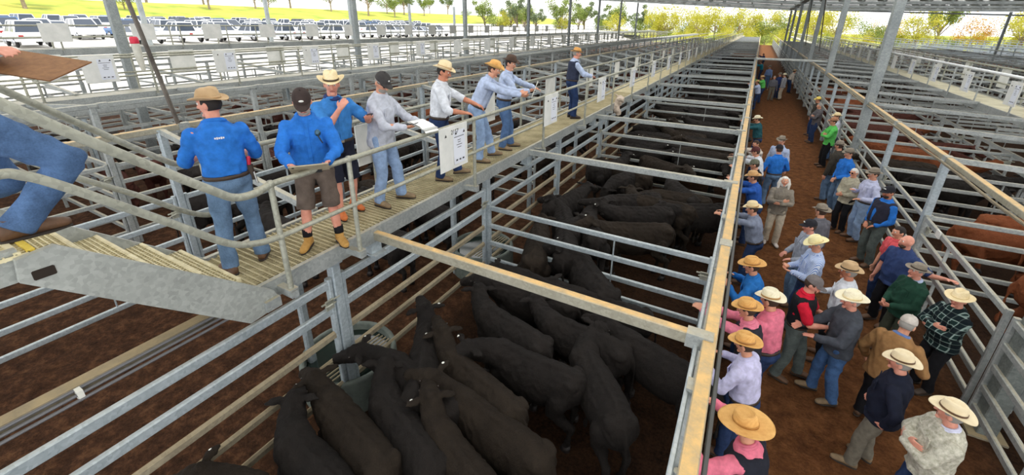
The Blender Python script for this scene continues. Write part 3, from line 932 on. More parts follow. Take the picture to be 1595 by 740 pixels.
for k in range(20):
    y = -2.2 + BAY * k
    tag(from_mesh('lot_board', MBOARD if False else BP[0], None, (-27.14, y, 4.52)), 'grey lot board on the outermost walkway rail, %s from the camera' % ordinal(k), 'sign', 'lot boards on the outermost walkway', 'thing').scale = (1, 1.6, 1.3)
for k in range(16):
    y = 17.2 + BAY * k
    lot_board(6.45, y, 3.35, 'white lot board hung on the white walkway rail, %s from the camera' % ordinal(k), 'lot boards on the white rail', -1, None, k < 4, 1.1)
    lot_board(7.66, y + 1.0, 3.45, 'lot board on the rail behind the white rail, %s from the camera' % ordinal(k), 'lot boards behind the white rail', 1, None, False, 1.1)

# small things: white clips on right fence rails, crumpled jacket on the beam end, red capped bottle
for x, yy, z, lab in ((3.16, 8.9, 1.52, 'small white number plate on the aisle fence rail behind the seated hats'),):
    tag(MB().box((x, yy, z + 0.0), (0.02, 0.16, 0.12)).build('number_plate', plain('plate_white', (216, 218, 212), 0.5)), 'small white number plate on the aisle fence top rail', 'plate')

wp = empty('sheet_panel', (3.75, 6.3, 0), 0, 'white painted sheet behind the rails beside the nearest big column', 'panel', None, 'thing')
from_mesh('sheet', MB().box((0, 0, 0.42), (0.012, 1.0, 0.7)).mesh('sheet', mottled('scuffed_white_sheet', (196, 200, 200), (226, 230, 230), 3, 0.6, 0.1)), wp)
for yy in (-0.5, 0.0, 0.5): from_mesh('sheet_rib', MB().bar((-0.02, yy, 0), (-0.02, yy, 0.8), 0.04, 0.04, up=(1, 0, 0)).mesh('sheet_rib', GAL), wp)

tag(MB().bar((8.0, 79.0, 7.0), (31.0, 79.0, 6.2), 0.12, 0.18).build('sloping_tie_beam', GAL), 'long thin sloping tie beam below the far roof edge', 'beam', None, 'thing')
# ------------------------------------------------------------------ people
SKIN = mottled('skin', (196, 132, 104), (222, 164, 134), 9, 0.55, 0.05)
SKINT = mottled('tanned_skin', (176, 108, 80), (208, 142, 112), 9, 0.55, 0.05)
SKINP = mottled('ruddy_skin', (206, 134, 112), (228, 164, 142), 9, 0.55, 0.05)
EYEW = plain('eye_white', (232, 228, 222), 0.3)
EYED = plain('eye_dark', (40, 30, 24), 0.2)
LIPS = plain('lips', (158, 86, 74), 0.5)
HAIR = {'brown': plain('brown_hair', (62, 44, 32), 0.8), 'grey': plain('grey_hair', (150, 146, 140), 0.8), 'white': mottled('white_hair', (206, 200, 190), (236, 232, 224), 20, 0.8, 0.3, 60),
        'dark': plain('dark_hair', (34, 28, 26), 0.8), 'sandy': plain('sandy_hair', (150, 118, 78), 0.8)}
def straw(name, lo, hi):
    t = NT(name); vec = t.coords('Object')
    w = t.node('TexWave'); w.inputs['Scale'].default_value = 46; w.inputs['Distortion'].default_value = 0.6; w.wave_type = 'RINGS'; w.rings_direction = 'Z'
    t.link(vec, w.inputs['Vector'])
    f = t.noise(vec, 9, 5, 0.7)
    a = t.ramp(f, [(0.3, srgb(lo)), (0.7, srgb(hi))])
    col = t.mix(0.16, a, t.ramp(w.outputs['Fac'], [(0.2, srgb(lo)), (0.8, srgb(hi))]))
    t.bump(w.outputs['Fac'], 0.25, 0.003)
    return t.out(col, 0.7, 0, 0.25)
STRAW = straw('golden_straw', (206, 150, 84), (236, 190, 118))
STRAWP = straw('pale_straw', (222, 200, 152), (244, 228, 190))
STRAWW = straw('whitish_straw', (224, 214, 182), (246, 240, 216))
STRAWT = straw('tan_straw', (190, 148, 98), (222, 184, 134))
FELTT = mottled('tan_felt', (176, 146, 108), (204, 174, 134), 6, 0.85, 0.2, 90)
FELTC = mottled('cream_felt', (214, 196, 160), (236, 222, 190), 5, 0.85, 0.2, 90)
FELTB = mottled('brown_felt', (62, 46, 38), (92, 70, 56), 6, 0.85, 0.2, 90)
FELTG = mottled('grey_felt', (118, 108, 96), (152, 142, 126), 6, 0.85, 0.2, 90)
BANDD = plain('dark_hat_band', (58, 44, 34), 0.6)
BANDT = plain('tan_hat_band', (176, 134, 82), 0.7)
LEATHER = mottled('brown_leather', (74, 52, 36), (112, 80, 56), 8, 0.6, 0.2)
LEATHERD = mottled('dark_leather', (44, 34, 28), (74, 58, 46), 8, 0.6, 0.2)
SUEDE = mottled('tan_suede', (166, 122, 58), (206, 162, 92), 9, 0.9, 0.3)
ORANGEB = mottled('orange_leather', (176, 86, 36), (214, 122, 60), 8, 0.7, 0.2)
DUSTB = mottled('dusty_leather', (112, 92, 68), (150, 128, 98), 8, 0.8, 0.2)
SOLE = plain('boot_sole', (52, 44, 38), 0.8)

def ik(S, T, a, b, pole):
    S = V(S); T = V(T); d = T - S; L = d.length
    if L > (a + b) * 0.995:
        T = S + d.normalized() * (a + b) * 0.995; d = T - S; L = d.length
    L = max(L, abs(a - b) + 0.01)
    u = d.normalized()
    x = (a * a - b * b + L * L) / (2 * L)
    hgt = sqrt(max(0, a * a - x * x))
    p = V(pole); p = p - u * p.dot(u)
    p = p.normalized() if p.length > 1e-6 else V((0, 0, -1))
    return S + u * x + p * hgt, T

def hat_mesh(kind, R, crown, curl, droop, mat, oval=(0.084, 0.104)):
    m = MB(); nu = 40
    ax, ay = oval
    # brim: rings outward, top and underside
    rings = 6
    def brim(a, t):
        ca, sa = cos(a), sin(a)
        rx = ax + (R - 0.012) * t; ry = ay + R * t
        side = abs(ca) ** 1.6
        z = curl * side * t ** 1.7 - droop * abs(sa) ** 1.5 * t ** 1.4
        return V((rx * ca, ry * sa, z))
    vs = []; fs = []
    for lay in (0, 1):
        for k in range(rings + 1):
            for i in range(nu):
                p = brim(2 * pi * i / nu, k / rings)
                p.z -= 0.006 * lay
                vs.append(p)
    for lay in (0, 1):
        o = lay * (rings + 1) * nu
        for k in range(rings):
            for i in range(nu):
                j = (i + 1) % nu
                q = (o + k * nu + i, o + (k + 1) * nu + i, o + (k + 1) * nu + j, o + k * nu + j)
                fs.append(q if lay == 0 else q[::-1])
    e0 = rings * nu; e1 = (2 * rings + 1) * nu
    for i in range(nu):
        j = (i + 1) % nu; fs.append((e0 + i, e1 + i, e1 + j, e0 + j))
    m.add(vs, fs)
    # crown
    lev = [(0.0, 1.0), (0.2, 0.985), (0.45, 0.95), (0.7, 0.9), (0.86, 0.84), (0.95, 0.74), (1.0, 0.58), (1.0, 0.3)]
    vs = []; fs = []
    for z, s in lev:
        for i in range(nu):
            a = 2 * pi * i / nu; x = ax * s * cos(a); y = ay * s * sin(a)
            if kind in ('cattleman', 'fedora') and z > 0.3:
                pinch = 0.30 * max(0.0, sin(a)) ** 3 * (z - 0.3) / 0.7
                x *= (1 - pinch)
            zz = z * crown
            if z > 0.6:
                if kind == 'cattleman':
                    zz -= crown * 0.26 * math.exp(-(x / 0.02) ** 2) * (z - 0.6) / 0.4 * (1 if s < 0.8 else 0.5)
                elif kind == 'fedora':
                    zz -= crown * 0.20 * math.exp(-(x / 0.026) ** 2) * (z - 0.6) / 0.4 + 0.012 * max(0, sin(a))
                elif kind == 'telescope':
                    zz -= crown * 0.22 * (1 if s < 0.62 else 0.0)
            vs.append(V((x, y, zz)))
    n = len(lev)
    for k in range(n - 1):
        for i in range(nu):
            j = (i + 1) % nu; fs.append((k * nu + i, (k + 1) * nu + i, (k + 1) * nu + j, k * nu + j)[::-1])
    zc = lev[-1][0] * crown - (0.26 * crown if kind == 'cattleman' else 0.2 * crown if kind == 'fedora' else 0.22 * crown)
    vs.append(V((0, 0, zc)))
    for i in range(nu): fs.append(((n - 1) * nu + i, (n - 1) * nu + (i + 1) % nu, len(vs) - 1))
    m.add(vs, fs)
    return m, brim

def cap_mesh():
    m = MB(); nu = 28; vs = []; fs = []
    for k in range(8):
        t = k / 7 * pi / 2
        for i in range(nu):
            a = 2 * pi * i / nu
            vs.append(V((0.088 * cos(t) ** 0.75 * cos(a), 0.108 * cos(t) ** 0.75 * sin(a), -0.01 + 0.105 * sin(t))))
    for k in range(7):
        for i in range(nu):
            j = (i + 1) % nu; fs.append((k * nu + i, k * nu + j, (k + 1) * nu + j, (k + 1) * nu + i))
    m.add(vs, fs)
    m.ball((0, 0, 0.096), 0.009, 8, 5)
    p = MB(); vs = []; fs = []
    for lay in (0, 1):
        for k in range(5):
            for i in range(13):
                a = pi * (0.12 + 0.76 * i / 12); t = k / 4
                x = (0.086 - 0.006 * t) * cos(a); y = 0.104 * sin(a) + 0.078 * t * sin(a) ** 0.8
                vs.append(V((x, y, -0.006 - 0.016 * t - 0.9 * x * x * (0.6 + t) - 0.005 * lay)))
    for lay in (0, 1):
        o = lay * 65
        for k in range(4):
            for i in range(12):
                q = (o + k * 13 + i, o + k * 13 + i + 1, o + (k + 1) * 13 + i + 1, o + (k + 1) * 13 + i)
                fs.append(q if lay else q[::-1])
    for i in range(12): fs.append((52 + i, 52 + i + 1, 65 + 52 + i + 1, 65 + 52 + i))
    p.add(vs, fs)
    return m, p

PERSON_N = [0]
def person(label, head, base=0.0, h=1.76, face=(1, 0), lean=0.0, hyaw=0.0, hpitch=8.0, side=0.0, R=None, L=None, Rn=None, Ln=None,
           shirt=None, sleeve='long', untuck=False, vest=None, vtop=None, collar=None, pants=None, shorts=False, boots=LEATHER, hat=None, hair='brown', beard=None,
           girth=1.0, vox=0.011, skin=SKIN, feet=None, byfeet=False, group='people at the sale', belt=True, glasses=None, female=False, curl=28, knee=0.02, sock=None, jacket=False, hipback=1.0, pole_=(0.75, -0.55, -0.7), Rf=None, Lf=None, mark=None):
    """a standing figure; local axes: x to its right hand, y forward, z up"""
    PERSON_N[0] += 1
    seed = PERSON_N[0]
    s = h / 1.78
    fx, fy = face
    rz = atan2(-fx, fy)
    a = radians(lean)
    d = V((0, sin(a), cos(a))); sp = V((0, cos(a), -sin(a)))     # spine and its forward
    sx = V((cos(radians(side)), 0, -sin(radians(side))))
    pel = V((0, -0.34 * sin(a) * hipback, 0.95 - knee))
    def S(t, off=0.0, lat=0.0): return pel + d * t + sp * off + V((lat, 0, 0)) + V((sin(radians(side)) * t, 0, 0))
    neck = S(0.565); hdir = (d * 1.0 + V((0, 0, 0.6)) + sp * 0.10).normalized()
    hc = neck + hdir * 0.152 + sp * 0.02
    ry = radians(hyaw); rp = radians(hpitch)
    hf = V((-sin(ry) * cos(rp), cos(ry) * cos(rp), -sin(rp)))
    hx = V((cos(ry), sin(ry), 0)); hu = hx.cross(hf).normalized()
    HM = Matrix((hx, hf, hu)).transposed()
    g = girth; gw = 1 + (g - 1) * 0.55; bel = 0.10 * (g - 1)
    fsx = 0.93 if female else 1.0
    tors = [(-0.11, .12, .10, 0, ), (-0.03, .166 * gw, .122 * gw, -.012), (0.07, .163 * gw, .118 * g, bel * .55), (0.17, .156 * gw, .118 * g, bel), (0.28, .162 * gw, .122 * (1 + (g - 1) * .6), bel * .55),
            (0.40, .176 * fsx * (1 + (g - 1) * .3), .122 * (1 + (g - 1) * .35), .004), (0.475, .166 * fsx, .104, -.004), (0.52, .120 * fsx, .086, -.008), (0.552, .084, .07, -.004), (0.578, .062, .058, 0.0)]
    def torso(grow, t0, t1, sc=1.0):
        out = []
        for t, w, dd, off in tors:
            if t < t0 - 1e-6 or t > t1 + 1e-6: continue
            out.append((S(t, off), sx * (w + grow) * sc, sp * (dd + grow) * sc))
        return out
    def rings(secs, at):
        return secs
    shw = 0.182 * fsx
    sh = [S(0.462, 0.0) + sx * k * shw for k in (1, -1)]
    defR = V((0.30, 0.03, 0.83)); defL = V((-0.30, 0.03, 0.83))
    TR = V(R) if R is not None else defR; TL = V(L) if L is not None else defL
    arms = []
    for k, T in ((1, TR), (-1, TL)):
        pole = V(pole_) * V((k, 1, 1)) if False else V((k * pole_[0], pole_[1], pole_[2]))
        E, W = ik(sh[0] if k == 1 else sh[1], T, 0.30, 0.265, pole)
        arms.append((sh[0] if k == 1 else sh[1], E, W))
    ft = feet or ((0.115, 0.02, 8), (-0.115, 0.02, -8))
    legs = []
    for k, (X, Y, ang, lift) in ((1, (*ft[0], 0, 0)[:4]), (-1, (*ft[1], 0, 0)[:4])):
        hip = pel + V((k * 0.092, 0, -0.03))
        zz = 0.085 + lift
        A = V((X, Y, zz))
        K, A = ik(hip, A, 0.422, 0.405, V((k * 0.12, 1, 0)))
        legs.append((hip, K, A, radians(ang)))
    # ------------------------------------------------ the continuous body
    b = MB()
    b.loft(torso(-0.006, -0.2, 0.6), 18)
    b.tube([S(0.53), neck + d * 0.02, hc - hu * 0.03], [0.064, 0.058, 0.056], 12)
    hd = MB(); nu, nv = 22, 16; vs = []; fs = []
    def hp_(aa, bb):
        x = sin(bb) * cos(aa); y = sin(bb) * sin(aa); z = cos(bb)
        p = V((x * 0.076, y * 0.096, z * 0.116))
        if z < 0:
            p.x *= 1 - 0.30 * (-z) ** 1.3; p.y = p.y * (1 - 0.22 * (-z) ** 1.5) + 0.022 * (-z)
        if y > 0: p.y *= 0.95
        return p
    for j in range(nv + 1):
        for i in range(nu): vs.append(hc + HM @ hp_(2 * pi * i / nu, pi * (0.02 + 0.96 * j / nv)))
    for j in range(nv):
        for i in range(nu):
            q = (i + 1) % nu; fs.append((j * nu + i, (j + 1) * nu + i, (j + 1) * nu + q, j * nu + q))
    fs.append(tuple(range(nu))); fs.append(tuple(range(nv * nu, nv * nu + nu))[::-1])
    b.add(vs, fs)
    H = lambda x, y, z: hc + HM @ V((x, y, z))
    b.tube([H(0, 0.088, 0.022), H(0, 0.104, -0.004), H(0, 0.112, -0.022)], [0.010, 0.013, 0.016], 8)
    b.ball(H(0, 0.078, -0.095), (0.026, 0.022, 0.02), 10, 6, HM)
    for k in (1, -1):
        b.ball(H(k * 0.079, -0.008, -0.008), (0.013, 0.022, 0.034), 8, 6, HM)
        b.ball(H(k * 0.036, 0.07, -0.012), (0.022, 0.02, 0.02), 8, 6, HM)
    b.ball(H(0, 0.086, 0.038), (0.05, 0.012, 0.012), 10, 6, HM)
    for k, (s0, e0, w0) in zip((1, -1), arms):
        b.tube([s0, s0.lerp(e0, .5), e0], [0.058, 0.05, 0.042], 10)
        b.tube([e0, e0.lerp(w0, .35), w0], [0.042, 0.043, 0.028], 10)
        f = (w0 - e0).normalized()
        if (Rf if k == 1 else Lf) is not None: f = V(Rf if k == 1 else Lf).normalized()
        n0 = (Rn if k == 1 else Ln)
        n0 = V(n0) if n0 is not None else (V((-k, 0, 0)) if abs(f.z) > 0.75 else V((0, 0, -1)))
        n0 = (n0 - f * n0.dot(f)).normalized()
        th = f.cross(n0) * k                       # towards the thumb
        b.loft([(w0 - f * 0.01, th * 0.024, n0 * 0.018), (w0 + f * 0.03, th * 0.036, n0 * 0.018), (w0 + f * 0.07, th * 0.042, n0 * 0.016), (w0 + f * 0.095, th * 0.038, n0 * 0.012)], 12)
        cr = radians(curl)
        for q, (o_, ln) in enumerate(((0.032, 0.070), (0.011, 0.080), (-0.011, 0.074), (-0.031, 0.058))):
            p = w0 + f * 0.085 + th * o_ * 1.05; dr = (f + th * o_ * 2.2).normalized(); pts = [p]
            for sgm in range(3):
                ang = cr * (0.6 + 0.5 * sgm)
                dd = (dr * cos(ang) + n0 * sin(ang))
                p = p + dd * ln * (0.45, 0.32, 0.27)[sgm]; pts.append(p)
            b.tube(pts, [0.0092, 0.009, 0.0084, 0.0072], 7)
        p = w0 + f * 0.03 + th * 0.03
        b.tube([p, p + (f * 0.7 + th * 0.75).normalized() * 0.035, p + (f * 0.9 + th * 0.55).normalized() * 0.062 + n0 * 0.012], [0.014, 0.011, 0.008], 7)
    for k, (hip, K, A, an) in zip((1, -1), legs):
        b.tube([hip, hip.lerp(K, .5), K], [0.085, 0.072, 0.054], 12)
        b.tube([K, K.lerp(A, .3), A], [0.053, 0.055, 0.036], 12)
        b.tube([A, A + V((sin(an) * 0.06 * 1, cos(an) * 0.06, -0.04)), A + V((sin(an) * 0.13, cos(an) * 0.13, -0.055))], [0.036, 0.032, 0.026], 8)
    push = []
    if vox < 0.0125:
        for k in (1, -1): push.append((H(k * 0.032, 0.092, 0.018), 0.014, HM @ V((0, -0.009, 0))))
        push.append((H(0, 0.098, -0.055), 0.012, HM @ V((0, -0.004, 0))))
    root = empty('person', (0, 0, 0), rz, label, 'person', group, 'thing')
    root.scale = (s, s, s)
    from_mesh('body', remeshed(b, 'body', skin, vox, 2, 0, push=push), root)
    # eyes, mouth
    if vox < 0.0125 and not glasses:
        for k in (1, -1):
            e = from_mesh('eye', MB().ball(H(k * 0.032, 0.079, 0.018), 0.0125, 8, 6).mesh('eye', EYEW, True), root)
            from_mesh('iris', MB().ball(H(k * 0.032, 0.088, 0.018), 0.0062, 8, 6).mesh('iris', EYED, True), e)
        from_mesh('mouth', MB().tube([H(-0.024, 0.088, -0.056), H(0, 0.094, -0.054), H(0.024, 0.088, -0.056)], 0.0052, 6).mesh('mouth', LIPS, True), root)
    if glasses:
        m = MB()
        for k in (1, -1):
            m.ball(H(k * 0.034, 0.098, 0.016), (0.028, 0.006, 0.021), 10, 6, HM); m.tube([H(k * 0.06, 0.094, 0.02), H(k * 0.084, 0.0, 0.016)], 0.003, 5)
        m.tube([H(-0.01, 0.1, 0.02), H(0.01, 0.1, 0.02)], 0.003, 5)
        from_mesh('sunglasses', m.mesh('sunglasses', plain('dark_lens', (22, 22, 26), 0.15), True), root)
    if hair:
        m = MB(); nu, nv = 22, 14; vs = []; fs = []
        for j in range(nv + 1):
            for i in range(nu):
                aa = 2 * pi * i / nu; bb = pi * (0.02 + (0.62 if not female else 0.80) * j / nv)
                p = hp_(aa, bb); up = 1.09 if not female else 1.22
                fr = sin(bb) * sin(aa); z = cos(bb)
                if (fr > 0.28 and z < 0.60) or (not female and fr > -0.25 and z < 0.0): up = 0.90
                if female and fr < 0.2: up = 1.25 + 0.05 * sin(9 * aa)
                q = V((p.x * up, p.y * up, p.z * (1.05 if up > 1 else 1)))
                if female and z < 0: q.z *= 1.35
                vs.append(hc + HM @ q)
        for j in range(nv):
            for i in range(nu):
                q = (i + 1) % nu; fs.append((j * nu + i, (j + 1) * nu + i, (j + 1) * nu + q, j * nu + q))
        fs.append(tuple(range(nu))); fs.append(tuple(range(nv * nu, nv * nu + nu))[::-1])
        m.add(vs, fs)
        if female:
            for k in (1, -1): m.tube([H(k * 0.075, -0.02, 0.05), H(k * 0.10, -0.01, -0.06), H(k * 0.10, 0.0, -0.17)], [0.03, 0.042, 0.025], 10)
            m.tube([H(0, -0.085, 0.03), H(0, -0.10, -0.08), H(0, -0.09, -0.2)], [0.07, 0.085, 0.05], 12)
        from_mesh('hair', m.mesh('hair', HAIR[hair], True), root)
    if beard:
        m = MB(); m.ball(H(0, 0.050, -0.076), (0.062, 0.05, 0.044), 14, 8, HM)
        from_mesh('beard', m.mesh('beard', HAIR[beard], True), root)
    # ------------------------------------------------ clothes
    if pants:
        p = MB()
        p.loft(torso(0.018, -0.2, 0.08) if not untuck else torso(0.014, -0.2, 0.08), 18)
        for k, (hip, K, A, an) in zip((1, -1), legs):
            if shorts:
                e = hip.lerp(K, 1.0) + V((0, 0, -0.03))
                p.tube([hip + V((0, 0, 0.03)), hip.lerp(e, .5), e], [0.104, 0.094, 0.092], 14, round_ends=False)
            else:
                p.tube([hip + V((0, 0, 0.03)), hip.lerp(K, .5), K], [0.106, 0.091, 0.075], 14)
                p.tube([K, K.lerp(A, .35), K.lerp(A, .75), A + V((0, 0, -0.02))], [0.075, 0.074, 0.070, 0.075], 14, round_ends=False)
        from_mesh('shorts' if shorts else 'trousers', remeshed(p, 'trousers', pants, max(vox * 1.25, 0.013), 2, 0.011, 7.0, seed=seed), root)
    if belt and pants and not untuck:
        t0, w, dd, off = tors[2]
        m = MB(); nn = 26; vs = []; fs = []
        for (zz, gr) in ((-0.018, 0.02), (-0.018, 0.029), (0.018, 0.029), (0.018, 0.02)):
            for i in range(nn):
                aa = 2 * pi * i / nn
                vs.append(S(t0 - 0.012 + zz, off) + sx * (w + gr) * cos(aa) + sp * (dd + gr) * sin(aa))
        for k in range(4):
            for i in range(nn):
                j = (i + 1) % nn; k2 = (k + 1) % 4; fs.append((k * nn + i, k * nn + j, k2 * nn + j, k2 * nn + i))
        bl = from_mesh('belt', m.add(vs, fs).mesh('belt', LEATHERD, True), root)
        if vox < 0.0125:
            from_mesh('buckle', MB().box(S(t0 - 0.012, off + dd + 0.024), (0.045, 0.008, 0.034), Matrix((sx, sp, d)).transposed()).mesh('buckle', plain('belt_buckle', (190, 184, 170), 0.3, 0.8)), bl)
    if shirt:
        p = MB()
        gr = (0.022 if not jacket else 0.034) + (0.012 if untuck and not jacket else 0)
        secs = torso(gr, -0.04 if untuck else 0.05, 0.56 if False else 0.58)
        if untuck: secs = [(S(-0.10, 0), sx * (0.172 * gw + gr), sp * (0.13 * gw + gr))] + secs
        p.loft(secs, 20)
        for s0, e0, w0 in arms:
            r1, r2, r3, r4 = (0.074, 0.067, 0.059, 0.046) if not jacket else (0.082, 0.074, 0.066, 0.05)
            if sleeve == 'short':
                m_ = s0.lerp(e0, 0.78); p.tube([s0, s0.lerp(e0, .4), m_], [r1, r2 + 0.004, r2 + 0.004], 12, round_ends=True)
            elif sleeve == 'rolled':
                m_ = e0.lerp(w0, 0.12); p.tube([s0, s0.lerp(e0, .5), e0], [r1, r2, r3], 12); p.tube([e0, m_], [r3, r3], 12)
            else:
                p.tube([s0, s0.lerp(e0, .5), e0], [r1, r2, r3], 12); p.tube([e0, e0.lerp(w0, .5), e0.lerp(w0, 0.96)], [r3, r3 * 0.92, r4], 12)
        from_mesh('jacket' if jacket else 'shirt', remeshed(p, 'shirt', shirt, max(vox * 1.15, 0.012), 2, 0.013, 7.5, seed=seed + 40), root)
        if vox < 0.0125 and not jacket and not vest and not untuck:
            m = MB()
            ts = [(t, dd + gr + off - 0.004) for t, w, dd, off in tors if 0.06 < t < 0.53]
            for (ta, ya_), (tb_, yb_) in zip(ts[:-1], ts[1:]): m.add(*_thin(S(ta, ya_ + 0.006), S(tb_, yb_ + 0.006), 0.034, 0.012))
            from_mesh('button_placket', m.mesh('button_placket', shirt), root)
        cm = MB(); M3 = Matrix((sx, sp, d)).transposed(); M3 = M3 @ Matrix.Rotation(radians(-14), 3, 'X')
        cm.torus(S(0.578, 0.006), 0.067, 0.015, 22, 8, M3, 1.05, 1.0); cm.torus(S(0.566, 0.006), 0.078, 0.016, 22, 8, M3, 1.08, 1.0)
        from_mesh('collar', cm.mesh('collar', collar or shirt, True), root)
        if vox < 0.0125 and not jacket and not vest and sleeve in ('long', 'rolled'):
            for k in (1, -1):
                pk = MB(); pk.box(S(0.37, 0.142 * (1 + (g - 1) * .3), 0.085 * k), (0.10, 0.012, 0.11), Matrix((sx, sp, d)).transposed())
                from_mesh('chest_pocket', pk.mesh('chest_pocket', shirt), root)
    if mark:
        m = MB()
        for i in range(5): m.box(S(0.44, -0.148, -0.03 + 0.016 * i), (0.012, 0.006, 0.014 + 0.006 * (i % 2)), Matrix((sx, sp, d)).transposed())
        from_mesh('back_print', m.mesh('back_print', plain('print_white', (228, 230, 232), 0.6)), root)
    if vest:
        p = MB(); p.loft(torso(0.036, 0.03, 0.53), 20)
        for s0, e0, w0 in arms: p.ball(s0 + V((-0.02 if s0.x > 0 else 0.02, 0, 0.0)), 0.085, 12, 8)
        from_mesh('vest', remeshed(p, 'vest', vest, max(vox * 1.15, 0.012), 2, 0.008, 8.0, seed=seed + 80), root)
        if vtop:
            m = MB(); m.loft([(S(0.10, 0.13 * g), sx * 0.028, sp * 0.045), (S(0.3, 0.128 * g), sx * 0.045, sp * 0.045), (S(0.5, 0.085), sx * 0.06, sp * 0.04), (S(0.55, 0.05), sx * 0.05, sp * 0.03)], 14)
            from_mesh('shirt_front', m.mesh('shirt_front', vtop, True), root)
    for k, (hip, K, A, an) in zip((1, -1), legs):
        f = V((sin(an), cos(an), 0)); r_ = V((cos(an), -sin(an), 0)); A0 = V((A.x, A.y, 0)); zb = A.z - 0.085
        m = MB()
        m.loft([(A0 + f * -0.075 + V((0, 0, zb + .05)), r_ * 0.030, V((0, 0, .034))), (A0 + f * -0.05 + V((0, 0, zb + .056)), r_ * 0.040, V((0, 0, .046))), (A0 + V((0, 0, zb + .062)), r_ * 0.043, V((0, 0, .052))),
                (A0 + f * 0.07 + V((0, 0, zb + .055)), r_ * 0.044, V((0, 0, .043))), (A0 + f * 0.13 + V((0, 0, zb + .046)), r_ * 0.048, V((0, 0, .034))), (A0 + f * 0.175 + V((0, 0, zb + .040)), r_ * 0.040, V((0, 0, .027))), (A0 + f * 0.20 + V((0, 0, zb + .036)), r_ * 0.022, V((0, 0, .018)))], 14)
        m.tube([A0 + V((0, 0, zb + .06)), A0 + f * -0.004 + V((0, 0, zb + .13))], [0.046, 0.047], 12, round_ends=False)
        bt = from_mesh('boot', m.mesh('boot', boots, True), root)
        so = MB(); so.loft([(A0 + f * -0.08 + V((0, 0, zb + .011)), r_ * 0.026, V((0, 0, .011))), (A0 + f * -0.05 + V((0, 0, zb + .012)), r_ * 0.041, V((0, 0, .013))), (A0 + f * 0.12 + V((0, 0, zb + .012)), r_ * 0.050, V((0, 0, .012))), (A0 + f * 0.20 + V((0, 0, zb + .013)), r_ * 0.022, V((0, 0, .009)))], 14)
        from_mesh('sole', so.mesh('sole', SOLE, True), bt)
        if sock:
            from_mesh('sock', MB().tube([A0 + V((0, 0, zb + .13)), A0 + f * -0.012 + V((0, 0, zb + .215))], [0.05, 0.052], 12, round_ends=False).mesh('sock', sock, True), root)
    # ------------------------------------------------ hat
    if hat:
        kind = hat[0]; hm = hat[1]; band = hat[2] if len(hat) > 2 else None; o = dict(hat[3]) if len(hat) > 3 else {}
        tilt = radians(o.get('tilt', 4))
        M4 = Matrix.Translation(hc + HM @ V((0, -0.004, 0.052))) @ (HM @ Matrix.Rotation(tilt, 3, 'X')).to_4x4()
        if kind == 'cap':
            cmm, pk = cap_mesh()
            c = from_mesh('cap', cmm.mesh('cap', hm, True), root); c.matrix_local = M4
            from_mesh('peak', pk.mesh('peak', o.get('peak', hm), True), c)
            if o.get('badge'):
                from_mesh('badge', MB().ball((0, 0.104, 0.04), (o['badge'], 0.008, 0.012), 10, 6).mesh('badge', plain('badge_white', (226, 226, 222), 0.5), True), c)
        else:
            mm, brim = hat_mesh(kind, o.get('R', 0.085) * 0.74, o.get('crown', 0.115) * 0.95, o.get('curl', 0.03), o.get('droop', 0.012), hm)
            c = from_mesh('hat', mm.mesh('hat', hm, True), root); c.matrix_local = M4
            if band:
                bm_ = MB(); nn = 36; vs = []; fs = []
                for zz, gg in ((0.004, 1.01), (0.004, 1.04), (o.get('bandh', 0.024), 1.03), (o.get('bandh', 0.024), 1.0)):
                    for i in range(nn): vs.append((0.084 * gg * cos(2 * pi * i / nn), 0.104 * gg * sin(2 * pi * i / nn), zz))
                for k in range(4):
                    for i in range(nn): fs.append((k * nn + i, k * nn + (i + 1) % nn, ((k + 1) % 4) * nn + (i + 1) % nn, ((k + 1) % 4) * nn + i))
                from_mesh('hat_band', bm_.add(vs, fs).mesh('hat_band', band, True), c)
    RZ = Matrix.Rotation(rz, 3, 'Z')
    if byfeet:
        cx = (ft[0][0] + ft[1][0]) / 2; cy = (ft[0][1] + ft[1][1]) / 2
        off = RZ @ (V((cx, cy, 0)) * s)
    else:
        off = RZ @ (V((hc.x, hc.y, 0)) * s)
    root.location = (head[0] - off.x, head[1] - off.y, base)
    Wd = lambda p: root.location + RZ @ (V(p) * s)
    hands = []
    for s0, e0, w0 in arms:
        f = (w0 - e0).normalized(); hands.append((Wd(w0 + f * 0.08), RZ @ f))
    return root, hands, rz
# clothes
BLUE = cloth('royal_blue_cotton', (44, 116, 204)); BLUE2 = cloth('mid_blue_cotton', (62, 130, 200))
PALEB = cloth('pale_blue_cotton', (176, 190, 218)); LILAC = cloth('lilac_cotton', (196, 194, 226)); LGREY = cloth('light_grey_cotton', (190, 194, 206))
WHITEC = cloth('white_cotton', (214, 218, 226)); TEAL = cloth('dark_teal_cotton', (38, 84, 92)); GREENC = cloth('bright_green_cotton', (92, 190, 92))
DGREEN = cloth('bottle_green_knit', (32, 66, 52), bump=0.5); NAVYK = cloth('navy_knit', (26, 30, 46), bump=0.5); TANJ = cloth('tan_canvas', (150, 112, 72)); CHAR = cloth('charcoal_softshell', (70, 74, 82))
PINK = cloth('pink_cotton', (224, 128, 150)); PINKS = cloth('rose_cotton', (220, 118, 140)); BLACKV = cloth('black_vest_fleece', (30, 30, 34)); REDC = cloth('red_cotton', (206, 32, 56)); CORAL = cloth('coral_cotton', (220, 92, 98))
GREYK = cloth('grey_knit', (136, 128, 116), scale=30, bump=0.6); GREYS = cloth('grey_blue_cotton', (128, 136, 156)); NAVYP = cloth('navy_polo', (50, 66, 108)); CREAMK = cloth('cream_knit', (176, 170, 150), bump=0.5)
DARKJ = cloth('dark_olive_jacket', (62, 58, 52)); DARKBL = cloth('dark_blue_cotton', (48, 62, 110)); GREYT = cloth('grey_marle_cotton', (104, 104, 112)); SLATE = cloth('slate_blue_cotton', (122, 146, 190))
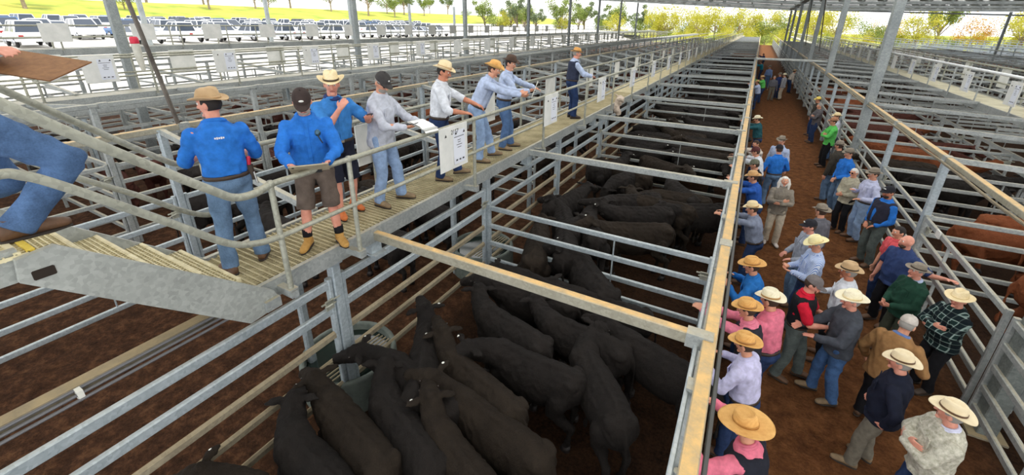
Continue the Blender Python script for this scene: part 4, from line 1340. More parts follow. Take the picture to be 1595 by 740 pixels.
DNM = denim('mid_blue_denim', (78, 104, 142)); DNL = denim('light_blue_denim', (140, 164, 198), 1.3); DND = denim('dark_blue_denim', (42, 58, 92)); DNN = denim('navy_denim', (38, 54, 88)); DNG = denim('grey_green_denim', (84, 92, 90)); DNB = denim('bright_blue_denim', (68, 98, 140)); DNS = denim('stone_blue_denim', (94, 118, 146))
KHAKI = cloth('grey_khaki_drill', (116, 110, 98)); BLACKP = cloth('black_trouser_cloth', (26, 26, 30)); BONE = cloth('bone_linen', (200, 188, 168)); SHORTG = cloth('grey_brown_drill', (98, 86, 78)); SHORTN = cloth('dark_navy_drill', (34, 36, 50)); OLIVE = cloth('olive_trouser_cloth', (66, 70, 58))
CAPD = cloth('dark_brown_cap_cloth', (62, 52, 50)); CAPG = cloth('charcoal_cap_cloth', (64, 62, 62)); CAPS = cloth('grey_cap_cloth', (112, 106, 106)); CAPW = cloth('pale_cap_cloth', (190, 182, 174)); CAPN = cloth('black_cap_cloth', (40, 40, 46)); CAPY = cloth('yellow_straw_cloth', (222, 196, 96))
def striped(name, a, b, axis='X', sc=42, w=0.5):
    t = NT(name); vec = t.coords('Object'); wv = t.node('TexWave'); wv.inputs['Scale'].default_value = sc; wv.bands_direction = axis
    t.link(vec, wv.inputs['Vector'])
    col = t.ramp(wv.outputs['Fac'], [(w - 0.08, srgb(a)), (w + 0.08, srgb(b))])
    t.bump(t.noise(vec, 200, 2), 0.2, 0.003)
    return t.out(col, 0.85, 0, 0.2)
STRIPEB = striped('blue_white_stripe', (120, 148, 204), (212, 222, 240), 'X', 22)
STRIPEH = striped('navy_white_hoop', (44, 46, 60), (206, 206, 210), 'Z', 3.6)
STRIPED = striped('dark_stripe', (58, 56, 60), (112, 108, 110), 'Z', 8)
def plaid():
    t = NT('green_black_plaid'); vec = t.coords('Object'); cols = []
    base = t.mix(0.5, srgb((22, 40, 40)), srgb((34, 54, 52)))
    col = base
    for ax, sc, thr, c in (('X', 4.2, 0.93, (150, 170, 164)), ('Z', 4.2, 0.93, (150, 170, 164)), ('X', 2.1, 0.6, (16, 24, 30)), ('Z', 2.1, 0.6, (16, 24, 30))):
        wv = t.node('TexWave'); wv.inputs['Scale'].default_value = sc; wv.bands_direction = ax; t.link(vec, wv.inputs['Vector'])
        f = t.ramp(wv.outputs['Fac'], [(thr - 0.03, (0, 0, 0)), (thr + 0.03, (0.75, 0.75, 0.75))])
        col = t.mix(f, col, srgb(c))
    t.bump(t.noise(vec, 200, 2), 0.2, 0.003)
    return t.out(col, 0.9, 0, 0.15)
PLAID = plaid()
LEAFP = mottled('leafy_cream_print', (150, 148, 128), (212, 208, 194), 26, 0.85, 0.2, 200, detail=3)

CROSS = dict(R=(-0.015, 0.245, 1.21), L=(0.015, 0.265, 1.15), Rn=(0, -1, 0.1), Ln=(0, -1, 0.1), curl=20, pole_=(0.85, 0.05, -0.6), Rf=(-1, -0.25, 0.12), Lf=(1, -0.12, 0.1))
PHONE = dict(R=(0.085, 0.30, 1.14), L=(-0.11, 0.30, 1.12), Rn=(-0.3, -0.2, 1), Ln=(0.3, -0.2, 1), curl=30)
RAIL = dict(R=(0.13, 0.50, 1.50), L=(-0.16, 0.49, 1.50), Rn=(-0.4, 0, -1), Ln=(0.4, 0, -1), lean=9, hpitch=16)
D = 2.40
STRAWHAT = lambda m, b, **k: ('cattleman', m, b, k)
WG = 'men along the raised walkway'
# ---- on the walkway and stairs
P2 = person('person in royal blue shirt and tan hat seen from behind on the walkway', (-4.08, 1.95), D, 1.74, (-0.92, 0.38), 0, 52, 6, shirt=BLUE, pants=DNS, hat=('fedora', FELTT, FELTT, dict(R=0.085, crown=0.11, curl=0.03, droop=0.012)),
       hair='dark', vox=0.0085, byfeet=True, group=WG, sleeve='rolled', mark=True, R=(0.16, 0.32, 1.12), L=(-0.16, 0.34, 1.12), Rn=(-.5, -.3, .8), Ln=(.5, -.3, .8), feet=((0.15, 0.05, 20), (-0.15, -0.1, -20)), boots=LEATHER, skin=SKINP)
P3 = person('person in blue shirt, grey shorts and dark cap reading a tablet', (-3.78, 2.62), D, 1.72, (0.78, -0.62), 11, 0, 34, shirt=BLUE, pants=SHORTG, shorts=True, hat=('cap', CAPD, None, dict(badge=0.024)), hair='brown', beard='grey',
       vox=0.0085, byfeet=True, group=WG, R=(0.165, 0.41, 1.09), L=(-0.165, 0.41, 1.09), Rn=(-0.6, 0.1, 0.8), Ln=(0.6, 0.1, 0.8), girth=1.18, boots=SUEDE, sock=BLACKP, belt=False, untuck=False, curl=40, skin=SKINP, feet=((0.17, 0.02, 18), (-0.16, 0.05, -18)))
P4 = person('person in blue shirt and curled straw hat holding a phone', (-4.24, 3.34), D, 1.76, (0.94, -0.3), 3, -22, 12, shirt=BLUE2, sleeve='short', pants=SHORTN, shorts=True, hat=STRAWHAT(STRAWP, BANDD, R=0.105, crown=0.12, curl=0.05, droop=0.006),
       hair='sandy', vox=0.0085, byfeet=True, group=WG, R=(0.03, 0.25, 1.38), L=(-0.26, 0.35, 1.25), Rn=(-0.7, -0.5, 0.2), Ln=(0.2, -0.4, 0.9), girth=1.1, boots=ORANGEB, skin=SKINP, collar=DARKBL, curl=36, feet=((0.12, 0.1, 10), (-0.12, -0.05, -10)))
P5 = person('person in pale grey shirt, jeans and charcoal cap holding a phone and lot sheets', (-4.0, 3.86), D, 1.74, (0.92, 0.22), 5, -18, 34, shirt=LGREY, pants=DNL, hat=('cap', CAPG, None, dict(badge=0.012)), hair='grey', beard='grey', glasses=True,
       vox=0.0085, byfeet=True, group=WG, R=(0.06, 0.37, 1.11), L=(-0.19, 0.44, 1.12), Rn=(-0.5, 0, 0.9), Ln=(0.5, 0, 0.9), boots=DUSTB, feet=((0.17, -0.05, 14), (-0.17, 0.1, -12)), untuck=True, girth=1.04)
P6 = person('person in white rolled-sleeve shirt and patterned straw hat gripping the walkway handrail', (-3.9, 5.05), D, 1.78, (0.84, 0.54), 6, -12, 20, shirt=WHITEC, sleeve='rolled', pants=DNN, hat=STRAWHAT(STRAWP, FELTT, R=0.09, crown=0.12, curl=0.035, droop=0.012, bandh=0.04), hair='dark',
       vox=0.0085, byfeet=True, group=WG, R=(0.20, 0.36, 1.08), L=(-0.12, 0.62, 1.10), Rn=(-0.2, 0, -1), Ln=(0, 0, -1), boots=DUSTB, skin=SKINT, feet=((0.12, -0.05, 14), (-0.14, 0.22, -6)), girth=1.02, curl=40)
P7 = person('person in pale blue shirt and golden straw hat bent over the handrail with hands out', (-3.92, 6.15), D, 1.78, (0.86, 0.5), 24, -14, 22, shirt=PALEB, pants=DNL, hat=STRAWHAT(STRAW, BANDT, R=0.10, crown=0.115, curl=0.06, droop=0.008), hair='brown',
       vox=0.0085, byfeet=True, group=WG, R=(0.16, 0.80, 1.13), L=(-0.08, 0.84, 1.13), Rn=(-0.7, 0, 0.7), Ln=(0.7, 0, 0.7), boots=DUSTB, feet=((0.16, -0.1, 12), (-0.16, 0.12, -8)), curl=18)
P8 = person('person in pale blue shirt and dark brown hat behind the bent man at the handrail', (-3.98, 7.0), D, 1.76, (0.90, 0.42), 8, -20, 18, shirt=PALEB, pants=DNM, hat=STRAWHAT(FELTB, BANDD, R=0.09, crown=0.115, curl=0.035, droop=0.01), hair='dark',
       vox=0.0095, byfeet=True, group=WG, R=(0.14, 0.42, 1.16), L=(-0.30, 0.58, 1.14), Rn=(-0.6, 0, 0.6), Ln=(0, 0, -1), boots=DUSTB, feet=((0.13, -0.06, 14), (-0.13, 0.08, -8)))
P9 = person('person in navy vest and orange-tan hat alone farther along the walkway', (-3.95, 10.4), D, 1.76, (0.75, 0.66), 5, -10, 12, shirt=PALEB, vest=BLACKV if False else cloth('navy_vest', (48, 54, 74)), pants=DNN, hat=('fedora', straw('orange_tan_straw', (196, 140, 76), (224, 172, 104)), BANDD, dict(R=0.095, crown=0.11, curl=0.01, droop=0.004)), hair='grey',
       vox=0.0105, byfeet=True, group=WG, R=(0.17, 0.42, 1.10), L=(-0.10, 0.46, 1.10), Rn=(0, 0, -1), Ln=(0, 0, -1), boots=LEATHERD, skin=SKINP)
P1 = person('person in faded jeans and tan boots stepping down the stairs with a brown clipboard', (-3.92, 0.38), 3.41, 2.06, (0.02, 1.0), -14, 0, 20, shirt=cloth('faded_plum_cotton', (92, 62, 66)), pants=DNM, hair='brown', vox=0.0085, byfeet=True, group='people on the stairs',
       R=(0.0, 0.22, 0.95), L=(-0.25, 0.37, 0.955), Rn=(-0.3, 0, -1), Ln=(0, 0.2, -1), Lf=(1, 0.25, 0.05), boots=LEATHER, feet=((0.10, 0.14, 4), (-0.11, -0.20, -6, 0.17)), knee=0.27, hipback=1.2, skin=SKINP)

# ---- along the pen fence (left side of the aisle)
def resize(xy, h, q):
    f = (4.7 - 1.62 * q) / (4.7 - 1.62)
    return (xy[0] * f, xy[1] * f), h * q
def railer(label, xy, shirt, hat, pants=DND, face=(-1, 0.12), h=1.76, vox=0.0105, **k):
    kw = dict(RAIL); kw.update(k)
    if xy[1] < 9: xy, h = resize(xy, h, 0.96); xy = (max(xy[0], 0.45), xy[1])
    return person(label, xy, 0.0, h, face, shirt=shirt, hat=hat, pants=pants, vox=vox, group='buyers leaning on the pen fence', **kw)
railer('person in huge golden straw hat and navy vest beside the tan rail', (0.47, 3.16), PINKS, ('telescope', STRAW, straw('honey_band', (170, 120, 60), (200, 150, 84)), dict(R=0.165, crown=0.11, curl=0.02, droop=0.0, bandh=0.02)), vest=cloth('dark_navy_vest', (34, 36, 46)), vox=0.0085, girth=1.2, face=(-0.9, 0.4), h=1.78, R=(0.16, 0.44, 1.5), L=(-0.30, 0.40, 1.46))
railer('person in lilac shirt and golden straw hat, second along the pen fence from the camera', (0.40, 4.28), LILAC, STRAWHAT(STRAW, BANDT, R=0.105, crown=0.11, curl=0.03, droop=0.005), vox=0.0085, face=(-0.93, 0.35), girth=1.1, h=1.74, R=(0.20, 0.34, 1.2), L=(-0.16, 0.34, 1.2))
railer('person in charcoal vest with pink sleeves, hands clasped out over the pen', (0.41, 4.92), PINK, STRAWHAT(STRAW, BANDT, R=0.105, crown=0.11, curl=0.03, droop=0.004), vest=cloth('charcoal_vest', (46, 46, 54)), vox=0.0085, R=(0.05, 0.60, 1.42), L=(-0.05, 0.60, 1.42), face=(-0.97, 0.2))
person('person in pink shirt and whitish straw hat standing behind the fence leaners', (0.68, 5.28), 0, 1.74, (-0.85, 0.5), 6, 0, 14, shirt=PINKS, pants=DND, hat=STRAWHAT(STRAWW, BANDT, R=0.10, crown=0.115, curl=0.035, droop=0.008), vox=0.0085, R=(0.2, 0.25, 1.05), L=(-0.2, 0.25, 1.05), boots=DUSTB, group='buyers leaning on the pen fence', girth=1.05)
railer('person in bright blue shirt and wide golden straw hat leaning on the pen fence', (0.47, 6.02), cloth('azure_cotton', (40, 112, 186)), STRAWHAT(STRAW, BANDT, R=0.115, crown=0.11, curl=0.025, droop=0.004), vox=0.0095, face=(-0.9, 0.1), R=(0.2, 0.3, 1.3), L=(-0.2, 0.3, 1.3))
railer('person in slate blue shirt and pale straw hat, forearms stretched over the fence', (0.42, 8.25), GREYS, STRAWHAT(STRAWP, BANDT, R=0.09, crown=0.12, curl=0.035, droop=0.01), vox=0.0095, girth=1.08, R=(0.12, 0.64, 1.40), L=(-0.14, 0.62, 1.42), lean=12)
railer('person in royal blue shirt and tan straw hat at the fence before the black-shirted man', (0.42, 10.2), cloth('cobalt_cotton', (42, 88, 170)), STRAWHAT(STRAWT, BANDT, R=0.09, crown=0.11), lean=12)
railer('person in black shirt and camouflage-grey cap at the pen fence', (0.44, 11.2), BLACKV, ('cap', mottled('mottled_cap_cloth', (70, 74, 62), (122, 122, 104), 40, 0.9)), pants=DND, sleeve='short', R=(0.25, 0.1, 1.0))
railer('person in white shirt and dark red cap with arm hung over the pen fence', (0.45, 12.5), WHITEC, ('cap', cloth('maroon_cap_cloth', (92, 52, 52))), sleeve='short', R=(0.08, 0.64, 1.44), L=(-0.1, 0.62, 1.40), lean=12)
railer('bareheaded person with brown hair in pale top looking over the pen fence', (0.46, 13.8), cloth('cream_cotton', (212, 200, 186)), None, hair='brown', h=1.66, face=(-0.8, -0.6))
railer('person in dark teal shirt and cream hat at the pen fence, alone', (0.45, 17.2), TEAL, STRAWHAT(STRAWW, BANDT, R=0.09, crown=0.11), vox=0.013, girth=1.08)
railer('person in light blue shirt and tan hat at the pen fence beside the green shirt', (0.36, 29.2), PALEB, STRAWHAT(STRAWT, BANDT), vox=0.018)
railer('person in green shirt at the pen fence, far along the aisle', (0.62, 32.2), GREENC, STRAWHAT(STRAWT, BANDT), vox=0.018)
railer('person in bright teal top far along the pen fence', (0.55, 46.6), cloth('bright_teal_cotton', (30, 132, 152)), None, vox=0.022, h=1.72)
railer('farthest person by the pen fence, in dark clothes', (0.75, 60.0), DARKBL, None, vox=0.024)
# ---- standing in the aisle
AG = 'people standing in the aisle'
def stander(label, xy, face, shirt, pants, hat=None, h=1.76, vox=0.0105, q=None, **k):
    if xy[1] < 9: xy, h = resize(xy, h, q or 0.95)
    return person(label, xy, 0.0, h, face, shirt=shirt, pants=pants, hat=hat, vox=vox, group=k.pop('group', AG), **k)
stander('person with long pale hair in grey knit jumper and bone trousers, arms folded', (1.04, 10.5), (0.05, -1), GREYK, BONE, None, 1.66, 0.0095, hair='white', female=True, untuck=True, hpitch=-6, boots=cloth('white_canvas', (206, 196, 190)), feet=((0.10, -0.02, 12), (-0.10, 0.06, -16)), **CROSS)
stander('person in pale blue shirt and brown hat standing with the blue-polo man', (1.08, 14.1), (-0.5, -0.85), PALEB, DNM, STRAWHAT(FELTG, BANDD, R=0.085, crown=0.115), girth=1.1)
stander('person in royal blue shirt and dark cap seen from behind near the woman in grey', (0.99, 13.0), (-0.35, 0.93), BLUE, DNS, ('cap', CAPN), girth=1.05, R=(0.2, 0.2, 1.0), L=(-0.2, 0.2, 1.0))
stander('person in dark cap and pale grey shirt standing behind the striped shirt', (1.28, 7.87), (-0.95, -0.25), cloth('pale_grey_cotton', (158, 164, 178)), DNS, ('cap', CAPN, None, dict(badge=0.03)), vox=0.0095, girth=1.15, R=(0.22, 0.2, 1.0), L=(-0.2, 0.25, 1.05), skin=SKINP)
stander('person in blue striped shirt and pale cream cowboy hat looking at a phone', (1.31, 7.2), (-0.95, -0.15), STRIPEB, DND, STRAWHAT(straw('lemon_straw', (226, 214, 156), (244, 236, 192)), STRAWP, R=0.105, crown=0.12, curl=0.035, droop=0.008), vox=0.009, girth=1.15, hpitch=28, hair='grey', **PHONE)
stander('person in grey shirt and grey-brown felt hat looking away up the aisle', (1.51, 8.7), (-0.7, 0.7), GREYT, DND, STRAWHAT(FELTG, BANDD, R=0.09, crown=0.115), vox=0.0095, girth=1.05)
PRV = stander('person in black vest with red sleeves and grey cap, fist raised', (1.15, 5.9), (0.93, -0.2), REDC, DNG, ('cap', CAPS), vox=0.0085, sleeve='short', vest=BLACKV, R=(0.06, 0.35, 1.12), L=(-0.1, 0.36, 1.16), Rn=(-1, 0, 0), Ln=(0.3, 0, -1), hpitch=24, curl=55, boots=LEATHER, feet=((0.13, -0.1, 10), (-0.13, 0.16, -12)), skin=SKINP)
stander('person in charcoal jacket, blue jeans and whitish cowboy hat gesturing with an open hand', (1.53, 5.72), (-0.95, -0.18), CHAR, DNB, STRAWHAT(STRAWW, STRAWP, R=0.115, crown=0.115, curl=0.03, droop=0.006), vox=0.0085, jacket=True, untuck=True, R=(0.10, 0.44, 1.10), L=(-0.14, 0.34, 1.08), Rn=(-0.8, 0, 0.5), curl=10, hair='grey', boots=DUSTB, feet=((0.12, 0.1, 10), (-0.12, -0.08, -10)), skin=SKINP)
stander('person in white shirt and tan felt hat behind the charcoal jacket', (1.61, 6.5), (-0.93, 0.2), WHITEC, BLACKP, STRAWHAT(FELTT, BANDD, R=0.095, crown=0.12, curl=0.03), vox=0.009, hair='grey', skin=SKINT, R=(0.2, 0.28, 1.1))
stander('person in tan canvas jacket and pale cap seen from behind', (2.0, 5.5), (0.55, 0.83), TANJ, BLACKP, ('cap', CAPW), q=0.905, vox=0.0085, jacket=True, untuck=True, girth=1.2, lean=8, hpitch=22, hair='grey', R=(0.2, 0.25, 1.1), L=(-0.3, 0.12, 0.9), collar=cloth('blue_collar', (96, 120, 170)))
stander('person in navy jumper, khaki trousers and cream hat, hands behind back', (1.78, 4.72), (-0.93, 0.36), NAVYK, KHAKI, STRAWHAT(FELTC, LEATHER, R=0.10, crown=0.115, curl=0.035, droop=0.02, tilt=-4), q=0.905, vox=0.0085, untuck=True, girth=1.22, R=(0.20, 0.12, 0.98), L=(-0.24, -0.04, 0.92), hair='grey', hpitch=2, boots=DUSTB, skin=SKINP, feet=((0.13, 0.0, 12), (-0.13, 0.1, -14)), belt=False)
stander('person in cream leaf-print shirt and cream hat with arms folded, nearest in the aisle', (2.0, 4.18), (-0.96, -0.05), LEAFP, DND, STRAWHAT(FELTC, LEATHER, R=0.105, crown=0.115, curl=0.035, droop=0.015), q=0.905, vox=0.008, untuck=True, girth=1.2, hyaw=-30, hair='grey', hpitch=2, skin=SKINP, collar=cloth('pale_lilac_collar', (206, 208, 230)), **CROSS)
# ---- leaning against the brown-cattle fence (right side)
RG = 'people along the brown cattle fence'
stander('person in green plaid shirt and pale hat with arms folded against the fence', (2.68, 6.42), (-0.88, -0.4), PLAID, BLACKP, STRAWHAT(STRAWP, STRAWP, R=0.11, crown=0.11, curl=0.012, droop=0.004), q=0.905, vox=0.0085, untuck=True, girth=1.12, hyaw=20, hair='grey', group=RG, skin=SKINP, boots=LEATHERD, **CROSS)
stander('person in bottle green jumper and grey hat, hands together, by the fence', (2.42, 6.98), (-0.88, -0.40), DGREEN, OLIVE, STRAWHAT(FELTG, BANDD, R=0.095, crown=0.10, curl=0.015, droop=0.004), q=0.905, vox=0.0085, untuck=True, girth=1.2, hair='grey', hpitch=-4, group=RG, R=(0.05, 0.30, 1.06), L=(-0.09, 0.29, 1.04), Rn=(-.5, -.5, .3), Ln=(.5, -.5, .3), collar=PALEB, skin=SKINP)
stander('bald person in navy polo with an arm stretched along the fence rail', (2.54, 8.0), (-0.8, -0.6), NAVYP, BLACKP, None, vox=0.0085, sleeve='short', untuck=True, girth=1.2, hair=None, hpitch=0, hyaw=-20, group=RG, R=(0.30, 0.05, 0.85), L=(-0.62, -0.12, 1.30), Ln=(0, 0, -1), beard='brown', skin=SKINP)
stander('person in coral shirt with dark hair partly hidden behind the navy polo', (2.56, 8.5), (-0.85, -0.3), CORAL, DND, None, vox=0.0095, sleeve='short', hair='dark', h=1.70, group=RG, R=(0.2, 0.1, 0.85))
stander('person in navy vest over bright blue shirt with dark cap leaning on the fence', (2.8, 10.5), (-0.85, -0.5), BLUE, DNG, ('cap', CAPN, None, dict(badge=0.035)), vox=0.0095, vest=cloth('dark_vest_cloth', (44, 44, 58)), vtop=BLUE, girth=1.15, group=RG, R=(0.12, 0.14, 0.96), L=(-0.10, 0.16, 0.96), beard='dark', lean=-4, skin=SKINT)
stander('person in pale lavender shirt and felt hat propped against the fence', (2.78, 11.75), (-0.9, -0.3), cloth('lavender_cotton', (190, 194, 222)), DNL, STRAWHAT(FELTG, BANDD, R=0.09, crown=0.115, curl=0.02), group=RG, R=(0.10, 0.26, 1.22), L=(-0.2, 0.22, 1.1), lean=-4)
stander('person with white hair and sunglasses in cream cardigan and black trousers', (2.5, 12.1), (-0.75, -0.66), CREAMK, BLACKP, None, h=1.64, hair='white', glasses=True, untuck=True, group=RG, R=(0.02, 0.25, 1.10), L=(-0.06, 0.25, 1.08), Rn=(-1, -.3, 0), Ln=(1, -.3, 0))
stander('person in royal blue shirt and brown hat leaning back on the fence', (2.57, 13.5), (-0.85, -0.4), BLUE, DNS, STRAWHAT(FELTG, BANDD, R=0.085, crown=0.11), group=RG, R=(0.10, 0.15, 0.95), L=(-0.1, 0.2, 1.0), girth=1.08, lean=-3)
stander('person in dark olive jacket beside the royal blue shirt on the fence', (2.46, 14.3), (-0.7, 0.5), DARKJ, DNS, STRAWHAT(FELTG, BANDD), group=RG, jacket=True, untuck=True)
stander('person in bright green shirt with folded arms by the fence', (2.76, 18.1), (-0.92, -0.2), GREENC, BLACKP, STRAWHAT(straw('ruddy_straw', (150, 104, 78), (184, 134, 102)), BANDD, R=0.09), vox=0.012, group=RG, untuck=True, **CROSS)
stander('person in pale hat half hidden behind the bright green shirt', (3.0, 19.3), (-0.9, -0.2), LGREY, DNM, STRAWHAT(STRAWP, BANDT, R=0.095), vox=0.013, group=RG)
stander('person in dark striped jumper with folded arms farther up the fence', (2.72, 21.9), (-0.92, -0.2), STRIPED, DND, None, vox=0.013, hair='grey', group=RG, untuck=True, h=1.72, **CROSS)
stander('person in yellow straw hat behind the dark striped jumper', (2.8, 23.4), (-0.9, -0.3), DARKJ, DND, STRAWHAT(straw('yellow_straw', (214, 186, 84), (240, 220, 124)), BANDT, R=0.095), vox=0.014, group=RG)
stander('person in navy and white hooped shirt and pale trousers far along the aisle', (1.93, 34.6), (-0.8, 0.3), STRIPEH, BONE, STRAWHAT(STRAWW, BANDT, R=0.09), vox=0.016, untuck=True)
stander('person in dark blue clothes beside the hooped shirt', (1.68, 34.9), (-0.6, -0.6), DARKBL, DND, STRAWHAT(FELTG, BANDD), vox=0.018)
stander('person in dusty grey top left of the hooped shirt', (1.34, 33.8), (0.2, -0.9), GREYT, KHAKI, None, vox=0.018, hair='grey', h=1.66)
stander('person in pale shirt bent against the far right fence', (2.72, 38.6), (0.9, 0.3), cloth('bone_cotton', (196, 186, 174)), DND, STRAWHAT(FELTT, BANDD), vox=0.018, lean=16)
stander('person standing in jeans far along the aisle in front of the teal top', (1.14, 41.0), (-0.5, -0.8), SLATE, DNM, STRAWHAT(FELTG, BANDD), vox=0.02)

# ---- things in their hands
def held(name, hands, rz, parts, label, cat, off=(0, 0, 0), tilt=(0, 0, 0)):
    c = (hands[0][0] + hands[1][0]) / 2 if len(hands) == 2 else hands[0][0]
    R3 = Matrix.Rotation(rz, 3, 'Z')
    r = empty(name, c + R3 @ V(off), 0, label, cat, None, 'thing')
    r.rotation_euler = (tilt[0], tilt[1], rz + tilt[2])
    for nm, me in parts: from_mesh(nm, me, r)
    return r
TABG = plain('tablet_black_glass', (34, 36, 40), 0.15); TABB = mottled('beige_tablet_case', (150, 140, 118), (182, 172, 150), 8, 0.6, 0.1)
held('tablet', P3[1], P3[2], [('case', MB().bar((-0.165, 0, 0), (0.165, 0, 0), 0.012, 0.21, up=(0, 0, 1), ch=0.3).mesh('case', TABB)), ('screen', MB().bar((-0.15, -0.0075, 0), (0.15, -0.0075, 0), 0.004, 0.185, ch=0.1).mesh('screen', TABG)),
     ('camera_lens', MB().ball((0.13, 0.008, 0.075), (0.012, 0.005, 0.012), 10, 6).mesh('camera_lens', TABG, True)), ('stand', MB().box((0, 0.02, -0.06), (0.2, 0.03, 0.008)).mesh('stand', TABG))], 'beige-cased tablet held low in both hands by the man in shorts', 'tablet', (0, 0.05, 0.0), (radians(-58), 0, 0))
def phone_parts(): return [('case', MB().bar((0, -0.072, 0), (0, 0.072, 0), 0.07, 0.01, ch=0.3).mesh('case', plain('phone_black', (28, 28, 32), 0.3))), ('screen', MB().box((0, 0, 0.006), (0.064, 0.135, 0.002)).mesh('screen', TABG))]
held('phone', P4[1][1:], P4[2], phone_parts(), 'dark phone held by the man in the curled straw hat', 'phone', (0, 0.0, 0.03), (radians(25), 0, 0))
held('phone', P5[1][:1], P5[2], phone_parts(), 'dark phone held over the lot sheets by the man in the charcoal cap', 'phone', (-0.02, 0.0, 0.035), (radians(10), 0, 0))
sh_m = MB()
vs = []; fs = []
for i in range(9):
    t = i / 8
    for x in (-0.11, 0.11): vs.append((x, 0.30 * t - 0.1, 0.012 - 0.16 * max(0, t - 0.55) ** 1.6 + 0.004 * (i % 2)))
for i in range(8): fs.append((2 * i, 2 * i + 1, 2 * i + 3, 2 * i + 2))
sh_m.add(vs, fs); sh_m.add([(a, b, c - 0.004) for a, b, c in vs], [f[::-1] for f in fs])
held('lot_sheets', P5[1][1:], P5[2], [('sheets', sh_m.mesh('sheets', plain('sheet_white', (238, 238, 236), 0.6))), ('backing_board', MB().box((0, 0.02, -0.006), (0.23, 0.32, 0.006)).mesh('backing_board', GREYB))], 'white lot sheets drooping over a grey board held by the man in the charcoal cap', 'paper', (0.10, 0.02, 0.03), (radians(-12), 0, radians(-20)))
held('lot_card', P8[1][:1], P8[2], [('card', MB().box((0, 0, 0.0), (0.2, 0.008, 0.30)).mesh('card', plain('card_cream', (232, 230, 214), 0.6)))], 'pale cream lot card held by the man in the dark brown hat', 'paper', (-0.02, 0.05, 0.02), (radians(-20), 0, 0))
PHX = [p for p in PENDING if p.get('label', '').startswith('person in blue striped shirt')][0]
clipb = empty('clipboard', (-4.02, 0.96, 4.42), 0, 'brown hardboard clipboard held out by the man on the stairs', 'clipboard', None, 'thing')
e1 = (CR + V((0, 0, -0.16))).normalized(); e2 = (CF * 0.72 + CU * 0.62 - CR * 0.35); e2 = (e2 - e1 * e2.dot(e1)).normalized()
clipb.rotation_euler = Matrix((e1, e2, e1.cross(e2))).transposed().to_euler()
from_mesh('board', MB().box((0, 0, 0), (0.46, 0.31, 0.008)).mesh('board', mottled('brown_hardboard', (116, 78, 44), (150, 106, 64), 20, 0.7, 0.1)), clipb)
from_mesh('paper_edge', MB().box((0.005, 0.005, -0.006), (0.45, 0.30, 0.003)).mesh('paper_edge', PAPER), clipb)
from_mesh('metal_clip', MB().box((-0.21, 0, -0.014), (0.03, 0.12, 0.016)).mesh('metal_clip', plain('clip_chrome', (190, 190, 190), 0.25, 0.9)), clipb)
# belt pouch, red radio on the blue-backed man, sunglasses in the tablet reader's pocket
R3 = Matrix.Rotation(P2[2], 3, 'Z'); pr = P2[0].location
pc = pr + R3 @ V((0.185, -0.02, 0.98))
po = empty('belt_pouch', pc, P2[2], 'dark belt pouch with red-topped marker on the royal blue back', 'pouch', None, 'thing')
from_mesh('pouch', MB().bar((0, 0, -0.10), (0, 0, 0.05), 0.07, 0.05, up=(0, 1, 0), ch=0.25).mesh('pouch', LEATHERD), po)
from_mesh('marker', MB().tube([(0, 0.0, 0.02), (0.01, -0.01, 0.12)], 0.018, 8).mesh('marker', plain('marker_red', (206, 44, 70), 0.4), True), po)
from_mesh('keys', MB().tube([(0.03, -0.02, -0.03), (0.04, -0.03, -0.13)], 0.01, 8).mesh('keys', plain('key_metal', (190, 190, 186), 0.3, 0.8), True), po)
R3 = Matrix.Rotation(P3[2], 3, 'Z'); pr = P3[0].location
sg = empty('sunglasses', pr + R3 @ V((-0.10, 0.245, 1.30)), P3[2], 'mirrored sunglasses tucked in the blue chest pocket of the tablet reader', 'sunglasses', None, 'thing')
from_mesh('lens', MB().ball((0, 0, 0.0), (0.028, 0.012, 0.034), 12, 8).mesh('lens', plain('mirror_lens', (60, 90, 110), 0.08, 0.6), True), sg)
from_mesh('arm', MB().tube([(0, 0, -0.03), (-0.03, 0.0, -0.10)], 0.006, 6).mesh('arm', plain('frame_black', (26, 26, 28), 0.4), True), sg)
# ------------------------------------------------------------------ cattle
def hide(name, lo, hi, sp=0.12):
    t = NT(name); vec = t.coords('Object')
    f = t.noise(vec, 3.5, 6, 0.7); g = t.noise(vec, 90, 4, 0.7)
    a = t.ramp(f, [(0.3, srgb(lo)), (0.7, srgb(hi))])
    col = t.mix(0.4, a, t.ramp(g, [(0.3, tuple(x * 0.5 for x in srgb(lo))), (0.7, tuple(min(1, x * 1.5) for x in srgb(hi)))]))
    t.bump(t.noise(vec, 45, 6, 0.75), 0.9, 0.02)
    return t.out(col, 0.8, 0, sp)
BLACKH = hide('black_hide', (16, 14, 14), (40, 35, 32), 0.2)
BLACKB = hide('brown_black_hide', (25, 20, 17), (52, 44, 36), 0.15)
REDH = hide('red_brown_hide', (92, 50, 31), (138, 80, 50))
ROANH = hide('dark_red_hide', (56, 32, 27), (88, 52, 44))
HOOF = plain('hoof', (34, 28, 26), 0.6)
TAGW = plain('ear_tag_white', (236, 236, 228), 0.5)
NOSE = plain('wet_nose', (22, 20, 20), 0.3)
WHITEF = hide('white_face_hair', (188, 178, 164), (224, 214, 200))

